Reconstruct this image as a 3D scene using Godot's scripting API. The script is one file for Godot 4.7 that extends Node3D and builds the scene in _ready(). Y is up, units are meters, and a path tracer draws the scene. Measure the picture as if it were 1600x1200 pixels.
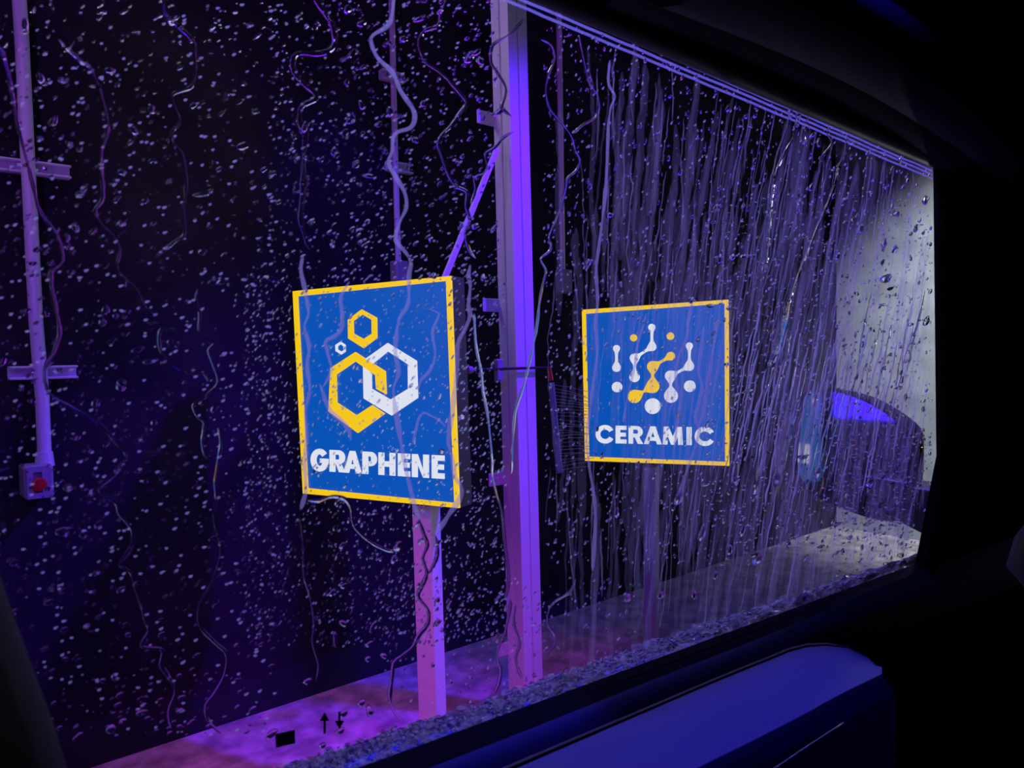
extends Node3D
# View from a driver's seat through the wet side window of a car inside a wash tunnel.
# Metres, y up, the car points along +x, the tunnel wall lies towards -z, the eye is 1.25 m above the floor.

const EYE := Vector3(0, 1.25, 0)
const FOCAL := 1200.0
const PANE_Z := -0.40
const WALL_Z := -2.62
var cam_basis: Basis
var rng := RandomNumberGenerator.new()
var M := {}

# ------------------------------------------------------------------ rays
func ray(px: float, py: float) -> Vector3:
	return cam_basis * Vector3((px - 800.0) / FOCAL, -(py - 600.0) / FOCAL, -1.0)

func on_z(px: float, py: float, z: float) -> Vector3:
	var r := ray(px, py)
	return EYE + r * ((z - EYE.z) / r.z)

func on_x(px: float, py: float, x: float) -> Vector3:
	var r := ray(px, py)
	return EYE + r * ((x - EYE.x) / r.x)

func on_y(px: float, py: float, y: float) -> Vector3:
	var r := ray(px, py)
	return EYE + r * ((y - EYE.y) / r.y)

func at_depth(px: float, py: float, d: float) -> Vector3:
	return EYE + ray(px, py) * d

func on_plane(px: float, py: float, c: Vector3, n: Vector3) -> Vector3:
	var r := ray(px, py)
	return EYE + r * ((c - EYE).dot(n) / r.dot(n))

# ------------------------------------------------------------------ naming
func add_node(o: Node3D, called: String, parent: Node) -> void:
	o.name = called
	parent.add_child(o, true)

func thing(called: String, label: String, category: String, at := Vector3.ZERO, group := "") -> Node3D:
	var o := Node3D.new()
	o.position = at
	add_node(o, called, self)
	tag(o, label, category, group)
	return o

func tag(o: Node, label: String, category: String, group := "") -> void:
	o.set_meta("label", label)
	o.set_meta("category", category)
	if group != "":
		o.set_meta("group", group)

func part(called: String, mesh: Mesh, m: Material, parent: Node, label := "") -> MeshInstance3D:
	var o := MeshInstance3D.new()
	o.mesh = mesh
	o.material_override = m
	add_node(o, called, parent)
	if parent is Node3D and parent != self:
		o.position = -parent.position if parent.get_parent() == self else Vector3.ZERO
	if label != "":
		o.set_meta("label", label)
	return o

func struct(called: String, mesh: Mesh, m: Material, label: String, category: String) -> MeshInstance3D:
	var o := part(called, mesh, m, self)
	tag(o, label, category)
	o.set_meta("kind", "structure")
	return o

# ------------------------------------------------------------------ meshes
func close_out(v: PackedVector3Array, n: PackedVector3Array, idx: PackedInt32Array) -> ArrayMesh:
	# front faces run clockwise: the signed volume of a closed mesh must come out negative
	var c := Vector3.ZERO
	for p in v:
		c += p
	c /= maxf(1.0, v.size())
	var vol := 0.0
	for k in range(0, idx.size(), 3):
		vol += (v[idx[k]] - c).cross(v[idx[k + 1]] - c).dot(v[idx[k + 2]] - c)
	if vol > 0.0:
		for k in range(0, idx.size(), 3):
			var t := idx[k + 1]
			idx[k + 1] = idx[k + 2]
			idx[k + 2] = t
	var a := []
	a.resize(Mesh.ARRAY_MAX)
	a[Mesh.ARRAY_VERTEX] = v
	a[Mesh.ARRAY_NORMAL] = n
	a[Mesh.ARRAY_INDEX] = idx
	var m := ArrayMesh.new()
	m.add_surface_from_arrays(Mesh.PRIMITIVE_TRIANGLES, a)
	return m

func flat_mesh(tris: PackedVector3Array) -> ArrayMesh:
	# triangle soup, facets stay flat; winding fixed by signed volume
	var c := Vector3.ZERO
	for p in tris:
		c += p
	c /= maxf(1.0, tris.size())
	var vol := 0.0
	for k in range(0, tris.size(), 3):
		vol += (tris[k] - c).cross(tris[k + 1] - c).dot(tris[k + 2] - c)
	var n := PackedVector3Array()
	var idx := PackedInt32Array()
	for k in range(0, tris.size(), 3):
		var f := (tris[k + 1] - tris[k]).cross(tris[k + 2] - tris[k]).normalized()
		if vol < 0.0:
			f = -f
		for j in 3:
			n.append(f)
			idx.append(k + j)
	return close_out(tris, n, idx)

func prism_tris(front: PackedVector3Array, ext: Vector3) -> PackedVector3Array:
	# a flat outline swept along ext
	var nrm := Vector3.ZERO
	for k in front.size():
		nrm += (front[k] - front[0]).cross(front[(k + 1) % front.size()] - front[0])
	nrm = nrm.normalized()
	var ux := (front[1] - front[0]).normalized()
	var uy := nrm.cross(ux)
	var p2 := PackedVector2Array()
	for p in front:
		p2.append(Vector2((p - front[0]).dot(ux), (p - front[0]).dot(uy)))
	var t := Geometry2D.triangulate_polygon(p2)
	var flip := nrm.dot(ext) > 0.0
	var out := PackedVector3Array()
	# make the triangles agree: orient each by the outline's normal
	for k in range(0, t.size(), 3):
		var a := front[t[k]]
		var b := front[t[k + 1]]
		var c := front[t[k + 2]]
		if (b - a).cross(c - a).dot(nrm) < 0.0:
			var s := b
			b = c
			c = s
		if flip:
			out.append_array([a, c, b, a + ext, b + ext, c + ext])
		else:
			out.append_array([a, b, c, a + ext, c + ext, b + ext])
	for k in front.size():
		var a := front[k]
		var b := front[(k + 1) % front.size()]
		if flip:
			out.append_array([a, b, b + ext, a, b + ext, a + ext])
		else:
			out.append_array([a, b + ext, b, a, a + ext, b + ext])
	return out

func prism(front: PackedVector3Array, ext: Vector3) -> ArrayMesh:
	return flat_mesh(prism_tris(front, ext))

func bevel_box(c: Vector3, s: Vector3, r: float, b := Basis.IDENTITY) -> ArrayMesh:
	# a box with chamfered edges: every corner becomes three points
	var h := s / 2.0
	r = minf(r, minf(h.x, minf(h.y, h.z)) * 0.95)
	var t := PackedVector3Array()
	var pt := func(sx: int, sy: int, sz: int, k: int) -> Vector3:
		var v := Vector3(sx * (h.x - (0.0 if k == 0 else r)), sy * (h.y - (0.0 if k == 1 else r)), sz * (h.z - (0.0 if k == 2 else r)))
		return c + b * v
	var quad := func(p: Vector3, q: Vector3, u: Vector3, w: Vector3) -> void:
		var f := (q - p).cross(u - p)
		if f.dot((p + u) / 2.0 - c) < 0.0:
			t.append_array([p, u, q, p, w, u])
		else:
			t.append_array([p, q, u, p, u, w])
	for s1 in [-1, 1]:
		quad.call(pt.call(s1, -1, -1, 0), pt.call(s1, 1, -1, 0), pt.call(s1, 1, 1, 0), pt.call(s1, -1, 1, 0))
		quad.call(pt.call(-1, s1, -1, 1), pt.call(1, s1, -1, 1), pt.call(1, s1, 1, 1), pt.call(-1, s1, 1, 1))
		quad.call(pt.call(-1, -1, s1, 2), pt.call(1, -1, s1, 2), pt.call(1, 1, s1, 2), pt.call(-1, 1, s1, 2))
		for s2 in [-1, 1]:
			quad.call(pt.call(-1, s1, s2, 1), pt.call(1, s1, s2, 1), pt.call(1, s1, s2, 2), pt.call(-1, s1, s2, 2))
			quad.call(pt.call(s1, -1, s2, 0), pt.call(s1, 1, s2, 0), pt.call(s1, 1, s2, 2), pt.call(s1, -1, s2, 2))
			quad.call(pt.call(s1, s2, -1, 0), pt.call(s1, s2, 1, 0), pt.call(s1, s2, 1, 1), pt.call(s1, s2, -1, 1))
			for s3 in [-1, 1]:
				var p: Vector3 = pt.call(s1, s2, s3, 0)
				var q: Vector3 = pt.call(s1, s2, s3, 1)
				var u: Vector3 = pt.call(s1, s2, s3, 2)
				if (q - p).cross(u - p).dot(p - c) < 0.0:
					t.append_array([p, u, q])
				else:
					t.append_array([p, q, u])
	return flat_mesh(t)

func sweep(path: PackedVector3Array, radii: PackedFloat32Array, up: Vector3, flat := 1.0, half := false, segs := 10) -> ArrayMesh:
	# tube along path; half: a flat-backed bead that bulges towards up, height = flat * radius
	var v := PackedVector3Array()
	var n := PackedVector3Array()
	var idx := PackedInt32Array()
	var np := path.size()
	for k in np:
		var d := (path[mini(k + 1, np - 1)] - path[maxi(k - 1, 0)]).normalized()
		var side := d.cross(up).normalized()
		var top := side.cross(d).normalized()
		for j in segs + 1:
			var a := PI * j / segs if half else TAU * j / segs
			v.append(path[k] + side * (cos(a) * radii[k]) + top * (sin(a) * radii[k] * flat))
			n.append((side * (cos(a) * flat) + top * sin(a)).normalized())
	for k in np - 1:
		for j in segs:
			var a := k * (segs + 1) + j
			var b := a + segs + 1
			idx.append_array([a, b, a + 1, a + 1, b, b + 1])
	if half:
		var base := v.size()
		for k in np:
			for j in [0, segs]:
				v.append(v[k * (segs + 1) + j])
				n.append(-up)
		for k in np - 1:
			var a := base + k * 2
			idx.append_array([a, a + 1, a + 2, a + 1, a + 3, a + 2])
	# end caps
	for e in [0, np - 1]:
		var base := v.size()
		var d: Vector3 = (path[0] - path[1]).normalized() if e == 0 else (path[np - 1] - path[np - 2]).normalized()
		for j in segs + 1:
			v.append(v[e * (segs + 1) + j])
			n.append(d)
		for j in range(1, segs):
			if e == 0:
				idx.append_array([base, base + j, base + j + 1])
			else:
				idx.append_array([base, base + j + 1, base + j])
	return close_out(v, n, idx)

func smooth_path(pts: Array, step := 6.0) -> PackedVector2Array:
	var out := PackedVector2Array()
	for k in pts.size() - 1:
		var p0: Vector2 = pts[maxi(k - 1, 0)]
		var p1: Vector2 = pts[k]
		var p2: Vector2 = pts[k + 1]
		var p3: Vector2 = pts[mini(k + 2, pts.size() - 1)]
		var cnt := maxi(1, int(p1.distance_to(p2) / step))
		for j in cnt:
			out.append(p1.cubic_interpolate(p2, p0, p3, float(j) / cnt))
	out.append(pts[pts.size() - 1])
	return out

func lathe(profile: Array, c: Vector3, axis: Vector3, segs := 20) -> ArrayMesh:
	var ref := Vector3.UP if absf(axis.y) < 0.9 else Vector3.RIGHT
	var ux := axis.cross(ref).normalized()
	var uy := axis.cross(ux).normalized()
	var t := PackedVector3Array()
	for k in profile.size() - 1:
		for j in segs:
			var a := TAU * j / segs
			var b := TAU * (j + 1) / segs
			var q := []
			for e in [[k, a], [k, b], [k + 1, b], [k + 1, a]]:
				var pr: Vector2 = profile[e[0]]
				q.append(c + axis * pr.y + (ux * cos(e[1]) + uy * sin(e[1])) * pr.x)
			t.append_array([q[0], q[1], q[2], q[0], q[2], q[3]])
	return flat_mesh(t)

# ------------------------------------------------------------------ materials
func mat(c: Color, rough := 0.6, metal := 0.0) -> StandardMaterial3D:
	var m := StandardMaterial3D.new()
	m.albedo_color = c
	m.roughness = rough
	m.metallic = metal
	return m

func glow(c: Color, e: float) -> StandardMaterial3D:
	var m := mat(Color(0.05, 0.05, 0.05), 0.4)
	m.emission_enabled = true
	m.emission = c
	m.emission_energy_multiplier = e
	return m

func noise_tex(freq: float, seed_: int, a: Color, b: Color, size := 512) -> NoiseTexture2D:
	var n := FastNoiseLite.new()
	n.seed = seed_
	n.frequency = freq
	n.fractal_octaves = 5
	var t := NoiseTexture2D.new()
	t.width = size
	t.height = size
	t.seamless = true
	t.noise = n
	var g := Gradient.new()
	g.colors = PackedColorArray([a, b])
	t.color_ramp = g
	return t

func water(alpha: float) -> StandardMaterial3D:
	var m := mat(Color(1, 1, 1, alpha), 0.0)
	m.refraction_enabled = true
	m.refraction_scale = 0.033
	return m

func pale_water(alpha: float) -> StandardMaterial3D:
	# translucent white; on specks and sign rivulets the white stands in for refracted glints
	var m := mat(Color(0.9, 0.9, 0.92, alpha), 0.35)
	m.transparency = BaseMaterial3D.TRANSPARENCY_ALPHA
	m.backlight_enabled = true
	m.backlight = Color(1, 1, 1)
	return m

func light_bar(called: String, label: String, a: Vector3, b: Vector3, w: float, facing: Vector3, c: Color, energy: float, seen: float) -> Node3D:
	# a glowing tube in a channel, with an area light of its size in front of it
	var o := thing(called, label, "light", (a + b) / 2.0)
	var f := facing.normalized()
	var along := (b - a).normalized()
	var z := -f
	var basis_ := Basis(along, z.cross(along).normalized(), z)
	var l := a.distance_to(b)
	part("housing", bevel_box((a + b) / 2.0 - f * 0.03, Vector3(l + 0.04, w + 0.03, 0.04), 0.006, basis_), M.black_metal, o)
	part("diffuser", bevel_box((a + b) / 2.0, Vector3(l, w, 0.02), 0.008, basis_), glow(c, seen), o)
	var li := AreaLight3D.new()
	li.area_size = Vector2(l, w)
	li.light_color = c
	li.light_energy = energy
	li.area_range = 12.0
	li.shadow_enabled = true
	li.transform = Transform3D(basis_, f * 0.02)
	add_node(li, "lamp", o)
	return o

func spot(at: Vector3, to: Vector3, c: Color, energy: float, angle: float, size := 0.06) -> SpotLight3D:
	var s := SpotLight3D.new()
	s.light_color = c
	s.light_energy = energy
	s.spot_angle = angle
	s.spot_range = 15.0
	s.spot_attenuation = 2.0
	s.spot_angle_attenuation = 0.9
	s.light_size = size
	s.shadow_enabled = true
	var ref := Vector3.UP if absf((to - at).normalized().y) < 0.95 else Vector3.RIGHT
	s.transform = Transform3D(Basis.looking_at(to - at, ref), at)
	return s

func flood(called: String, label: String, at: Vector3, to: Vector3, c: Color, energy: float, angle: float) -> void:
	# a round floodlight: housing, glowing lens and a spot light just in front of the lens
	var o := thing(called, label, "light", at)
	var f := (to - at).normalized()
	part("housing", lathe([Vector2(0.0, -0.12), Vector2(0.05, -0.12), Vector2(0.075, -0.02), Vector2(0.075, 0.0), Vector2(0.0, 0.0)], at - f * 0.02, f), M.black_metal, o)
	part("lens", lathe([Vector2(0.0, 0.0), Vector2(0.065, 0.0), Vector2(0.05, 0.012), Vector2(0.0, 0.015)], at - f * 0.02, f), glow(c, 2.0), o)
	var s := spot(f * 0.01, to - at, c, energy, angle)
	add_node(s, "lamp", o)

# ------------------------------------------------------------------ scene
func _ready() -> void:
	rng.seed = 77
	# camera
	cam_basis = Basis(Vector3.UP, deg_to_rad(-40.6)) * Basis(Vector3.RIGHT, deg_to_rad(-2.2)) * Basis(Vector3.BACK, deg_to_rad(-1.0))
	var cam := Camera3D.new()
	cam.transform = Transform3D(cam_basis, EYE)
	cam.name = "camera"
	add_child(cam)
	cam.fov = rad_to_deg(2.0 * atan(600.0 / FOCAL))
	cam.near = 0.02
	cam.far = 60.0
	var lens := CameraAttributesPhysical.new()
	lens.frustum_focal_length = 24.0
	lens.frustum_focus_distance = 2.1
	lens.exposure_aperture = 20.0
	lens.frustum_near = 0.02
	lens.frustum_far = 60.0
	cam.attributes = lens
	cam.current = true
	var env := Environment.new()
	env.background_mode = Environment.BG_COLOR
	env.background_color = Color(0.004, 0.004, 0.008)
	env.tonemap_mode = Environment.TONE_MAPPER_LINEAR
	env.tonemap_exposure = 1.0
	env.sdfgi_enabled = true
	env.ssao_enabled = true
	env.ssil_enabled = true
	var we := WorldEnvironment.new()
	we.name = "world"
	we.environment = env
	add_child(we)

	make_materials()
	make_lights()
	make_tunnel()
	make_conduits()
	make_main_post()
	make_signs()
	make_brush()
	make_mirror()
	make_car()
	make_pane_water()

func make_materials() -> void:
	M.black_metal = mat(Color(0.03, 0.03, 0.035), 0.5, 0.2)
	M.wall = mat(Color(0.20, 0.19, 0.21), 0.85)
	M.wall.metallic_specular = 0.25
	M.wall.albedo_texture = noise_tex(0.006, 3, Color(0.6, 0.6, 0.6), Color(1, 1, 1))
	M.wall.uv1_triplanar = true
	M.wall.uv1_world_triplanar = true
	M.wall.uv1_scale = Vector3(0.4, 0.4, 0.4)
	M.floor = mat(Color(0.8, 0.77, 0.77), 0.5)
	M.floor.albedo_texture = noise_tex(0.02, 9, Color(0.55, 0.55, 0.55), Color(1, 1, 1))
	M.floor.uv1_triplanar = true
	M.floor.uv1_world_triplanar = true
	M.floor.uv1_scale = Vector3(0.8, 0.8, 0.8)
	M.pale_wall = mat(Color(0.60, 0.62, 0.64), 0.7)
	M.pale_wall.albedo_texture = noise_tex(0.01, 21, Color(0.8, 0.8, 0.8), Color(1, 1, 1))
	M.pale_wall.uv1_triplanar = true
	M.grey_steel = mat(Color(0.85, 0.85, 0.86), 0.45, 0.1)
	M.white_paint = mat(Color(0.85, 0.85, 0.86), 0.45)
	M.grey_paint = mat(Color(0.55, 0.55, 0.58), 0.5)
	M.red_plastic = mat(Color(0.7, 0.05, 0.08), 0.4)
	M.plum = mat(Color(0.07, 0.045, 0.065), 0.6)
	M.sign_blue = glow(Color8(2, 84, 186), 1.0)
	M.sign_yellow = glow(Color8(250, 204, 14), 1.0)
	M.sign_white = glow(Color8(232, 236, 250), 0.95)
	M.trim = mat(Color(0.035, 0.035, 0.042), 0.55)
	M.cloth = mat(Color(0.075, 0.075, 0.09), 0.9)
	M.seat = mat(Color(0.16, 0.16, 0.17), 0.8)
	M.rubber = mat(Color(0.012, 0.012, 0.014), 0.8)
	M.rubber.metallic_specular = 0.15
	M.arm = mat(Color(0.26, 0.26, 0.28), 0.7)
	M.arm.metallic_specular = 0.25
	M.door = mat(Color(0.07, 0.07, 0.08), 0.7)
	M.chrome = mat(Color(0.8, 0.8, 0.82), 0.25, 1.0)
	M.water = water(0.0)
	M.rib = pale_water(0.3)
	M.milky = pale_water(0.3)  # whitens the rivulets over the signs in place of refracted light
	M.foam = pale_water(0.13)
	M.sill = mat(Color(0.10, 0.10, 0.13), 0.25)
	M.suds_thin = pale_water(0.034)
	M.suds_mid = pale_water(0.15)
	M.glint_white = pale_water(0.5)  # white put into a share of the specks to imitate glints
	M.streak = pale_water(0.65)

func make_lights() -> void:
	var blue := Color8(38, 30, 255)
	var violet := Color8(150, 40, 255)
	var cool := Color8(226, 222, 255)
	# tunnel lights and added fill lights, all above or beside what the window shows
	light_bar("led_bar", "blue light bar overhead beside the car, above the window", EYE + Vector3(-0.4, 1.02, -0.66), EYE + Vector3(2.2, 1.02, -0.66), 0.06, Vector3(0, -1, 0.25), blue, 4.2, 3.0)
	flood("flood_lamp", "added blue floodlight above an invented roof opening, aimed at the armrest", EYE + Vector3(0.5, 1.7, -0.12), Vector3(0.45, 0.96, -0.29), Color8(34, 26, 255), 7.5, 10)  # added lamp, there only to turn the armrest blue
	light_bar("led_bar", "white light bar high on the tunnel wall above the left conduits", EYE + Vector3(-1.2, 1.34, -2.4), EYE + Vector3(1.0, 1.34, -2.4), 0.025, Vector3(0.1, -0.45, 1), cool, 1.1, 4.0)
	light_bar("led_bar", "violet light bar high on the tunnel wall above the farther sign", EYE + Vector3(1.1, 1.8, -2.4), EYE + Vector3(3.6, 1.8, -2.4), 0.07, Vector3(0, -0.6, 1), violet, 0.45, 4.0)
	light_bar("led_bar", "upright violet light bar of the wash arch left of the conduits", EYE + Vector3(-0.1, -0.1, -1.75), EYE + Vector3(-0.1, 1.5, -1.75), 0.07, Vector3(1, 0, -0.02), Color8(165, 60, 255), 0.6, 4.0)
	light_bar("led_bar", "added upright white light bar for drop glints, unseen behind the front pillar", EYE + Vector3(3.4, -1.22, -1.1), EYE + Vector3(3.4, 1.3, -1.1), 0.04, Vector3(-0.5, 0, 0.86), Color8(240, 240, 255), 2.0, 4.0)  # added bar, gives white glints to the water on the right
	light_bar("led_bar", "added upright white light bar that whitens the wet glass, unseen left of the view", EYE + Vector3(-0.22, 0.16, -1.0), EYE + Vector3(-0.22, 1.2, -1.0), 0.03, Vector3(0.8, 0, 0.55), Color8(222, 212, 255), 0.45, 4.0)  # added bar, lifts the pale water on the pane towards white
	var wash := light_bar("led_bar", "short deep blue wash lamp behind the car, mirrored in the door mirror", Vector3(-1.2, 1.01, -1.65), Vector3(-1.2, 1.01, -1.36), 0.13, Vector3(1, 0, 0), Color8(40, 10, 255), 0.1, 0.55)
	part("stand", bevel_box(Vector3(-1.26, 0.5, -1.5), Vector3(0.04, 1.0, 0.04), 0.004), M.black_metal, wash)
	var dash := thing("fill_screen", "small lit screen added to brighten the cabin, out of view to the right", "screen", EYE + Vector3(2.4, -0.35, 0.05))  # added unseen fill light for the roof lining and pillar
	var db := Basis.looking_at(Vector3(-1, 0.15, -0.1), Vector3.UP)
	part("bezel", bevel_box(EYE + Vector3(2.42, -0.35, 0.05), Vector3(0.34, 0.2, 0.03), 0.008, db), M.black_metal, dash)
	part("screen", bevel_box(EYE + Vector3(2.408, -0.348, 0.049), Vector3(0.3, 0.16, 0.02), 0.003, db), glow(Color8(150, 170, 255), 0.6), dash)
	var dl := AreaLight3D.new()
	dl.area_size = Vector2(0.3, 0.16)
	dl.light_color = Color8(150, 170, 255)
	dl.light_energy = 0.006
	dl.shadow_enabled = true
	dl.transform = Transform3D(db, db * Vector3(0, 0, -0.03))
	add_node(dl, "lamp", dash)
	flood("flood_lamp", "violet floodlight overhead aimed at the main post", EYE + Vector3(2.4, 1.9, -0.9), Vector3(1.35, 1.1, -2.0), Color8(84, 8, 255), 19.0, 20)
	flood("flood_lamp", "magenta floodlight overhead aimed at the floor by the wall", EYE + Vector3(0.1, 2.0, -0.9), Vector3(0.85, 0.0, -1.75), Color8(255, 5, 170), 4.6, 19)
	flood("flood_lamp", "second magenta floodlight overhead aimed at the floor beside the violet post", EYE + Vector3(0.9, 2.0, -0.8), Vector3(1.75, 0.0, -1.6), Color8(255, 5, 120), 2.6, 17)
	flood("flood_lamp", "white floodlight near the tunnel exit aimed at the pale end wall", EYE + Vector3(3.6, 1.9, -1.0), Vector3(5.2, 1.2, -1.5), Color8(240, 246, 250), 18.0, 31)
	flood("flood_lamp", "deep violet floodlight aimed at the dark wall between the conduits", EYE + Vector3(1.2, 2.0, -1.0), Vector3(1.43, 1.78, -2.62), Color8(70, 5, 255), 4.0, 10)
	flood("flood_lamp", "dim olive floodlight aimed at the dark wall right of the left conduit", EYE + Vector3(0.6, 2.0, -1.2), Vector3(0.83, 1.95, -2.62), Color8(190, 180, 60), 0.6, 12)

func make_tunnel() -> void:
	struct("floor", bevel_box(Vector3(2.0, -0.1, -0.3), Vector3(9.0, 0.2, 5.2), 0.01), M.floor, "wet concrete floor of the wash bay lit magenta and pink", "floor")
	struct("ceiling", bevel_box(Vector3(2.0, 3.6, -0.3), Vector3(9.0, 0.2, 5.2), 0.01), M.wall, "dark ceiling over the wash bay", "ceiling")
	struct("wall_back", bevel_box(Vector3(2.0, 1.75, WALL_Z - 0.1), Vector3(9.0, 3.7, 0.2), 0.01), M.wall, "dark wall behind the posts and signs", "wall")
	struct("wall_right", bevel_box(Vector3(6.3, 1.75, -0.3), Vector3(0.2, 3.7, 5.2), 0.01), M.wall, "grey end wall far right behind the pale door", "wall")
	struct("wall_left", bevel_box(Vector3(-2.4, 1.75, -0.3), Vector3(0.2, 3.7, 5.2), 0.01), M.wall, "dark wall behind the car, out of view", "wall")
	struct("wall_near", bevel_box(Vector3(2.0, 1.75, 2.3), Vector3(9.0, 3.7, 0.2), 0.01), M.wall, "dark wall on the near side, out of view", "wall")
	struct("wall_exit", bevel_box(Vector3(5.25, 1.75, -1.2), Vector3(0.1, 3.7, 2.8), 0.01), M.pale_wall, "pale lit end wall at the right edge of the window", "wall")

func strap(parent: Node, c: Vector3, w: float) -> void:
	# a strut channel: two rails, a web and a clamp with bolts
	part("strut_rail", bevel_box(c + Vector3(0, 0.016, 0.0), Vector3(w, 0.007, 0.03), 0.002), M.grey_steel, parent)
	part("strut_rail", bevel_box(c - Vector3(0, 0.016, 0.0), Vector3(w, 0.007, 0.03), 0.002), M.grey_steel, parent)
	part("strut_web", bevel_box(c - Vector3(0, 0, 0.014), Vector3(w, 0.03, 0.004), 0.001), M.grey_steel, parent)
	for s in [-1.0, 1.0]:
		part("bolt", lathe([Vector2(0, 0), Vector2(0.006, 0), Vector2(0.006, 0.006), Vector2(0, 0.008)], c + Vector3(s * 0.027, 0, 0.012), Vector3.BACK, 8), M.chrome, parent)

func conduit(label: String, pts: Array, r: float, straps: Array, off: float) -> Node3D:
	var zc := WALL_Z + off
	var base := on_z(pts[-1].x, pts[-1].y, zc)
	var o := thing("conduit", label, "conduit", base)
	var path := PackedVector3Array()
	var rad := PackedFloat32Array()
	for p in pts:
		path.append(on_z(p.x, p.y, zc))
		rad.append(r)
	part("pipe", sweep(path, rad, Vector3.BACK, 1.0, false, 14), M.grey_steel, o)
	for s in straps:
		strap(o, on_z(s.x, s.y, zc - 0.012), s.z)
	return o

func make_conduits() -> void:
	var o := conduit("vertical grey conduit at the far left with two wide strut straps", [Vector2(28, -40), Vector2(34, 60), Vector2(44, 260), Vector2(56, 500), Vector2(66, 620), Vector2(70, 722)], 0.0185, [Vector3(52, 263, 0.19), Vector3(68, 582, 0.175)], 0.035)
	part("coupling", sweep(PackedVector3Array([on_z(69, 706, WALL_Z + 0.035), on_z(70, 728, WALL_Z + 0.035)]), PackedFloat32Array([0.022, 0.026]), Vector3.BACK, 1.0, false, 14), M.grey_steel, o)
	# the box it ends in
	var z := WALL_Z + 0.09
	var a := on_z(40, 730, z)
	var b := on_z(76, 776, z)
	var c := (a + b) / 2.0
	var bx := thing("junction_box", "small square wall box with a red button below the left conduit", "box", c - Vector3(0, 0.05, 0))
	var w := b.x - a.x
	var h := a.y - b.y
	part("body", bevel_box(c - Vector3(-0.004, 0, 0.04), Vector3(w + 0.02, h + 0.004, 0.09), 0.006), M.grey_paint, bx)
	part("cover_frame", prism(ring_rect(c + Vector3(0, 0, 0.006), w, h, 0.016), Vector3(0, 0, 0.008)), M.grey_paint, bx)
	var bt := part("button", lathe([Vector2(0, 0), Vector2(0.02, 0), Vector2(0.02, 0.01), Vector2(0.016, 0.016), Vector2(0, 0.018)], c + Vector3(0.002, -0.006, 0.005), Vector3.BACK, 18), M.red_plastic, bx, "round red button")
	bt.set_meta("label", "round red button")
	# second conduit
	var o2 := conduit("thin grey conduit running down behind the first sign's top edge", [Vector2(611, -30), Vector2(613, 60), Vector2(618, 260), Vector2(622, 400), Vector2(623, 425)], 0.0115, [Vector3(612, 120, 0.10), Vector3(624, 262, 0.115)], 0.03)
	part("end_box", bevel_box(on_z(624, 432, WALL_Z + 0.035), Vector3(0.058, 0.12, 0.05), 0.005), M.grey_paint, o2)
	var o3 := conduit("dim thin conduit to the right of the violet post", [Vector2(873, 10), Vector2(876, 200), Vector2(879, 425)], 0.013, [], 0.03)
	part("end_box", bevel_box(on_z(881, 440, WALL_Z + 0.035), Vector3(0.07, 0.11, 0.05), 0.005), M.grey_paint, o3)

func ring_rect(c: Vector3, w: float, h: float, t: float) -> PackedVector3Array:
	# rectangle outline with a hole, as one outline with a slit
	var o := [Vector2(-w / 2, -h / 2), Vector2(w / 2, -h / 2), Vector2(w / 2, h / 2), Vector2(-w / 2, h / 2)]
	var out := PackedVector3Array()
	for p in o:
		out.append(c + Vector3(p.x, p.y, 0))
	out.append(c + Vector3(-w / 2, -h / 2 + 0.0001, 0))
	var i := [Vector2(-w / 2 + t, -h / 2 + t + 0.0001), Vector2(-w / 2 + t, h / 2 - t), Vector2(w / 2 - t, h / 2 - t), Vector2(w / 2 - t, -h / 2 + t), Vector2(-w / 2 + t, -h / 2 + t)]
	for p in i:
		out.append(c + Vector3(p.x, p.y, 0))
	return out

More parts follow.
